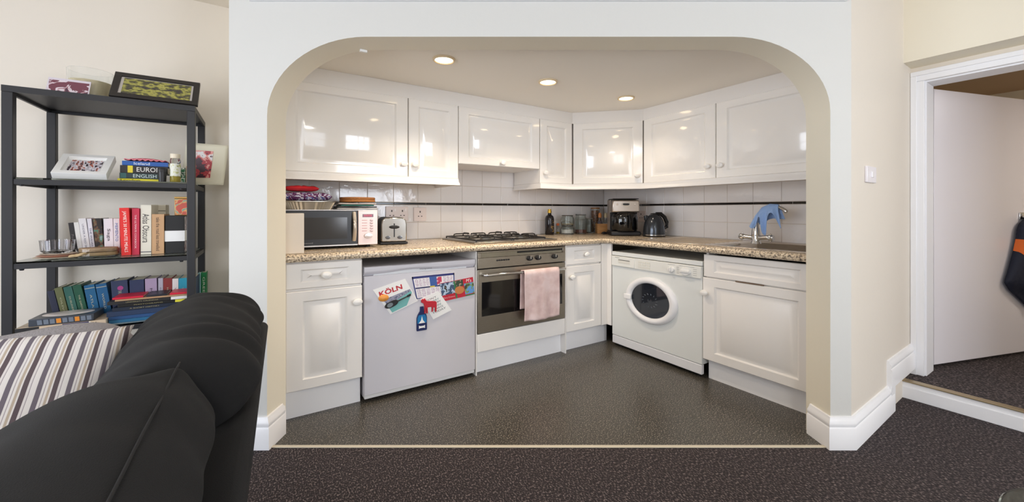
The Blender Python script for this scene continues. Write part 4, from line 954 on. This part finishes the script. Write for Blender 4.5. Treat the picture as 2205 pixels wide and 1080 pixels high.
# ================================================================== SOFA
t = thing('sofa', 'charcoal fabric sofa seen over its backrest in the near left corner', 'sofa', (.030,1.77,0), rad(-2.4))
obj('back_frame', MB().prism([(-.215,.10), (-.078,.10), (0,.765), (-.012,.78), (-.13,.78), (-.14,.77)], -2.15, 0, 'y'), SOFA, t, bevel=.012, seg=3)
obj('seat_base', MB().box(-.86, -.217, -1.99, -.16, .10, .30), SOFA, t, bevel=.012, seg=3)
for y in (-.158, -2.15): obj('arm', MB().prism([(-.88,.10), (-.217,.10), (-.152,.70), (-.88,.70)], y, y+.156, 'y'), SOFA, t, bevel=.02, seg=3)
for x in (-.80,-.145):
    for y in (-2.08,-.08): obj('foot', MB().lathe([(.001,0), (.022,0), (.026,.098), (.001,.098)], (x, y, 0), 14), MATB, t)
def pads(name, prof, y0, y1, label, amp, seedv, corner=None, cat='cushion'):
    P = [Vector(p) for p in prof]; n = len(P); ctr = sum(P, Vector((0,0)))/n; NP = n*5; pr = []
    for i in range(NP):
        q = i/5; k = int(q) % n; f_ = q-int(q); a, b, c0, d0 = P[k-1], P[k], P[(k+1) % n], P[(k+2) % n]
        pr.append(.5*((2*b)+(c0-a)*f_+(2*a-5*b+4*c0-d0)*f_*f_+(3*b-a-3*c0+d0)*f_**3))
    ys = [(0,.25), (.006,.6), (.018,.86), (.04,.955)]+[(.075+.85*k/60, 1+.02*math.sin(k/60*PI)) for k in range(61)]+[(.96,.955), (.982,.86), (.994,.6), (1,.25)]
    R = []
    for v, s_ in ys:
        ring = []
        for p in pr:
            s2 = s_+(1-s_)*.9*math.exp(-((p-Vector(corner)).length/.045)**2) if corner else s_
            q = ctr+(p-ctr)*s2; y = y0+(y1-y0)*v
            d = noise.noise(Vector((q.x*5, y*2.2+seedv, q.y*5)))*amp+noise.noise(Vector((q.x*16+y*9, y*11+seedv, q.y*7)))*amp*.5
            fold = amp*.8*math.sin((y*46+q.y*20+q.x*14+4*noise.noise(Vector((q.x*3, y*3, seedv)))))*max(0, noise.noise(Vector((q.x*4+seedv, y*2.5, q.y*4)))+.3)
            m_ = (p-ctr).normalized()*(d+fold)
            ring.append((q.x+m_.x, y, q.y+m_.y))
        R.append(ring)
    t2 = thing(name, label, cat, (0,0,0), 0, 'sofa back cushions')
    obj('cover', MB().loft(R), SOFA, t2, ang=180, subs=1)
    return t2
# the back cushions rest on the seat and spill over the top of the back frame
for (y0, y1), lab in (((-.27,.985), None), ((1.0,1.60), None)):
    sx = -.86 if y0 > 0 else -.93
    o_ = obj('seat_cushion', MB().prism([(-.86,.302), (-.40,.302), (-.20,.302), (-.20,.43), (-.22,.445), (-.82,.445), (-.87,.42)], y0 if y0 > 0 else -.15, y1, 'y'), SOFA, bevel=.02, seg=3)
    tag(o_, 'charcoal seat cushion under the striped pillow' if y0 > 0 else 'charcoal seat cushion at the near end of the sofa', 'cushion', 'sofa seat cushions')
pads('back_cushion', [(-.165,.45), (-.150,.70), (-.105,.79), (-.020,.800), (.004,.835), (-.03,.885), (-.10,.915), (-.19,.912), (-.29,.85), (-.35,.72), (-.37,.56), (-.33,.452)], .945, 1.745, 'rumpled charcoal back cushion at the far end of the sofa', .016, 3.1, (-.19,.912))
nc = pads('back_cushion', [(-.19,.45), (-.176,.70), (-.15,.79), (-.085,.800), (-.062,.84), (-.085,.890), (-.120,.924), (-.19,.934), (-.27,.915), (-.36,.84), (-.41,.70), (-.42,.55), (-.36,.452)], .10, .93, 'smooth charcoal back cushion in the immediate foreground', .006, 8.7, (-.12,.924))
mb = MB(); mb.tube([(-.120, .135+.785*k/24, .9262+.001*math.sin(k*.9)) for k in range(25)], .0018, 8); obj('seam', mb, M((26,25,26), .9), nc, ang=180)
# striped pillow leaning on the far arm
def stripes():
    m = bpy.data.materials.new('mat'); m.use_nodes = True; nt = m.node_tree; b = nt.nodes['Principled BSDF']; b.inputs['Roughness'].default_value = .9
    tc = nt.nodes.new('ShaderNodeTexCoord'); sp = nt.nodes.new('ShaderNodeSeparateXYZ'); nt.links.new(tc.outputs['Object'], sp.inputs[0])
    a = nt.nodes.new('ShaderNodeMath'); a.operation = 'MULTIPLY'; a.inputs[1].default_value = 1/.046; nt.links.new(sp.outputs['X'], a.inputs[0])
    f_ = nt.nodes.new('ShaderNodeMath'); f_.operation = 'FRACT'; nt.links.new(a.outputs[0], f_.inputs[0])
    r = nt.nodes.new('ShaderNodeValToRGB'); r.color_ramp.interpolation = 'CONSTANT'; e_ = r.color_ramp.elements
    st_ = [(0, (228,225,224)), (.10, (112,105,116)), (.28, (228,225,224)), (.36, (160,152,160)), (.39, (230,227,226)), (.47, (190,176,160)), (.56, (228,225,224)), (.62, (96,84,90)), (.80, (226,222,222)), (.88, (160,152,160)), (.91, (230,227,226))]
    while len(e_) < len(st_): e_.new(.5)
    for i, (p, c) in enumerate(st_): e_[i].position = p; e_[i].color = rgb(c)
    nt.links.new(f_.outputs[0], r.inputs['Fac']); nt.links.new(r.outputs['Color'], b.inputs['Base Color']); return m
PILW, PILH = .64, .52
up_ = Vector((0,.66,.75)).normalized(); nr = Vector((0,-.75,.66)).normalized()
t = thing('striped_pillow', 'large pillow striped in white, grey and brown on the sofa', 'pillow', (-.62,1.33,.70))
t.rotation_euler = (0,rad(3),rad(2))
mb = MB()
def pil(side):
    def g_(u, v):
        a, b = u*2-1, v*2-1
        e_ = (max(0, 1-a*a)*max(0, 1-b*b))**.42
        pinch = 1-.07*(1-b*b)*abs(a)**3; pin2 = 1-.07*(1-a*a)*abs(b)**3
        h_ = .085*e_*side+.006*noise.noise(Vector((a*4, b*4, side)))*e_
        return Vector((a*PILW/2*pinch, 0, 0))+up_*(b*PILH/2*pin2)+nr*h_
    return g_
mb.grid(pil(1), 40, 30); mb.grid(pil(-1), 40, 30); obj('cover', mb, stripes(), t, weld=True, ang=180)
# grey folded blanket over the far arm
mb = MB(); R = []
for k in range(13):
    v = k/12; x = -.93+.60*v; s_ = (1-abs(v*2-1)**6)**.4*.9+.1
    R.append([(x, 1.735+.060*s_*math.cos(a*2*PI/16)+.01*math.sin(v*7), .778+.072*s_*math.sin(a*2*PI/16)+.010*math.sin(v*9+1)) for a in range(16)])
tag(obj('folded_blanket', mb.loft(R), M((150,146,148), .95, bump=.5, bs=160), ang=180, subs=1), 'grey folded blanket on the far sofa arm behind the striped pillow', 'blanket')

# ================================================================== RIGHT SIDE THINGS
LF = Matrix.Translation((3.925,.722,0)) @ Matrix.Rotation(rad(-17.5), 4, 'Z')
t = thing('coat_hook', 'small chrome hook fixed on the open white door', 'hook', LF @ Vector((.975,-.0005,1.155)), rad(-17.5))
mb = MB(); mb.box(-.05, .05, -.008, 0, -.02, .03); obj('plate', mb, CHROME, t, bevel=.003)
for x in (-.03,.03): obj('prong', MB().tube([(x,-.008,.0), (x,-.034,-.004), (x,-.040,.022)], .007, 8), CHROME, t)
t = thing('jacket', 'navy jacket with orange bands hanging from the hook on the door', 'jacket', LF @ Vector((0,-.020,0)), rad(-17.5))
JR = [(1.150,.955,1.00), (1.10,.875,1.10), (1.06,.852,1.14), (1.0,.842,1.16), (.90,.808,1.18), (.78,.757,1.19), (.675,.706,1.19), (.61,.770,1.17), (.54,.88,1.14), (.465,.99,1.10)]
def jk(v):
    q = v*(len(JR)-1); i = min(int(q), len(JR)-2); f_ = q-i; return [JR[i][k]*(1-f_)+JR[i+1][k]*f_ for k in range(3)]
def jac(u, v, off=0):
    z, x0, x1 = jk(v); dep = .025+.06*math.sin(PI*min(1, v*1.15+.08))
    a = u*2-1; y = -dep*(max(0, 1-abs(a)**2.6))**.5-.008*math.sin(u*15+v*4)*(1-a*a)-off*1.0
    return (x0+(x1-x0)*u-(off if u < .5 else -off), y, z)
mb = MB(); mb.grid(lambda u, v: jac(u, v), 40, 40); mb.grid(lambda u, v: (jac(u, v)[0], .0, jac(u, v)[2]), 40, 40)
obj('body', mb, M((22,28,48), .75, bump=.3, bs=40), t, weld=True, ang=180)
OR = M((222,104,30), .7)
def band(u0, u1, va, vb):
    mb = MB(); mb.grid(lambda u, v: jac(u0+(u1-u0)*u, va(u)*(1-v)+vb(u)*v, .0022), 16, 10); return mb
obj('orange_band', band(0.0, .30, lambda u: .345+.02*u, lambda u: .44+.11*u), OR, t, ang=180)
obj('orange_band', band(.42, .75, lambda u: .50+.10*u, lambda u: .72-.02*u), OR, t, ang=180)
obj('white_trim', band(.44, .75, lambda u: .722-.02*u, lambda u: .75-.02*u), WHITEP, t, ang=180)
mb = MB(); p0 = jac(.35,.9); mb.lathe([(.001,-.02), (.014,-.012), (.014,.012), (.001,.02)], (p0[0]+.02, p0[1]-.01, p0[2]-.02), 12); obj('toggle', mb, MATB, t)
t = thing('side_table', 'round clear glass side table at the near right corner on carpet', 'table', (1.705,-.06,0))
obj('table_top', MB().lathe([(.001,.408), (.246,.408), (.25,.412), (.25,.416), (.246,.42), (.001,.42)], seg=64), M((206,224,212), .04, trans=1., ior=1.3), t)
obj('stem', MB().lathe([(.001,.012), (.02,.012), (.02,.4075), (.001,.4075)]), CHROME, t); obj('base', MB().lathe([(.001,0), (.17,0), (.17,.008), (.03,.012), (.001,.012)], seg=40), CHROME, t)
mb = MB(); p_ = cw(-.809, 2.150); mb.box(p_.x-.018, p_.x+.018, p_.y-.008, p_.y+.008, 2.062, 2.074)  # chip of white paint under the soffit, built as a small block
tag(obj('paper_scrap', mb, WHITEP), 'tiny white scrap stuck under the top of the arch at left', 'paper')
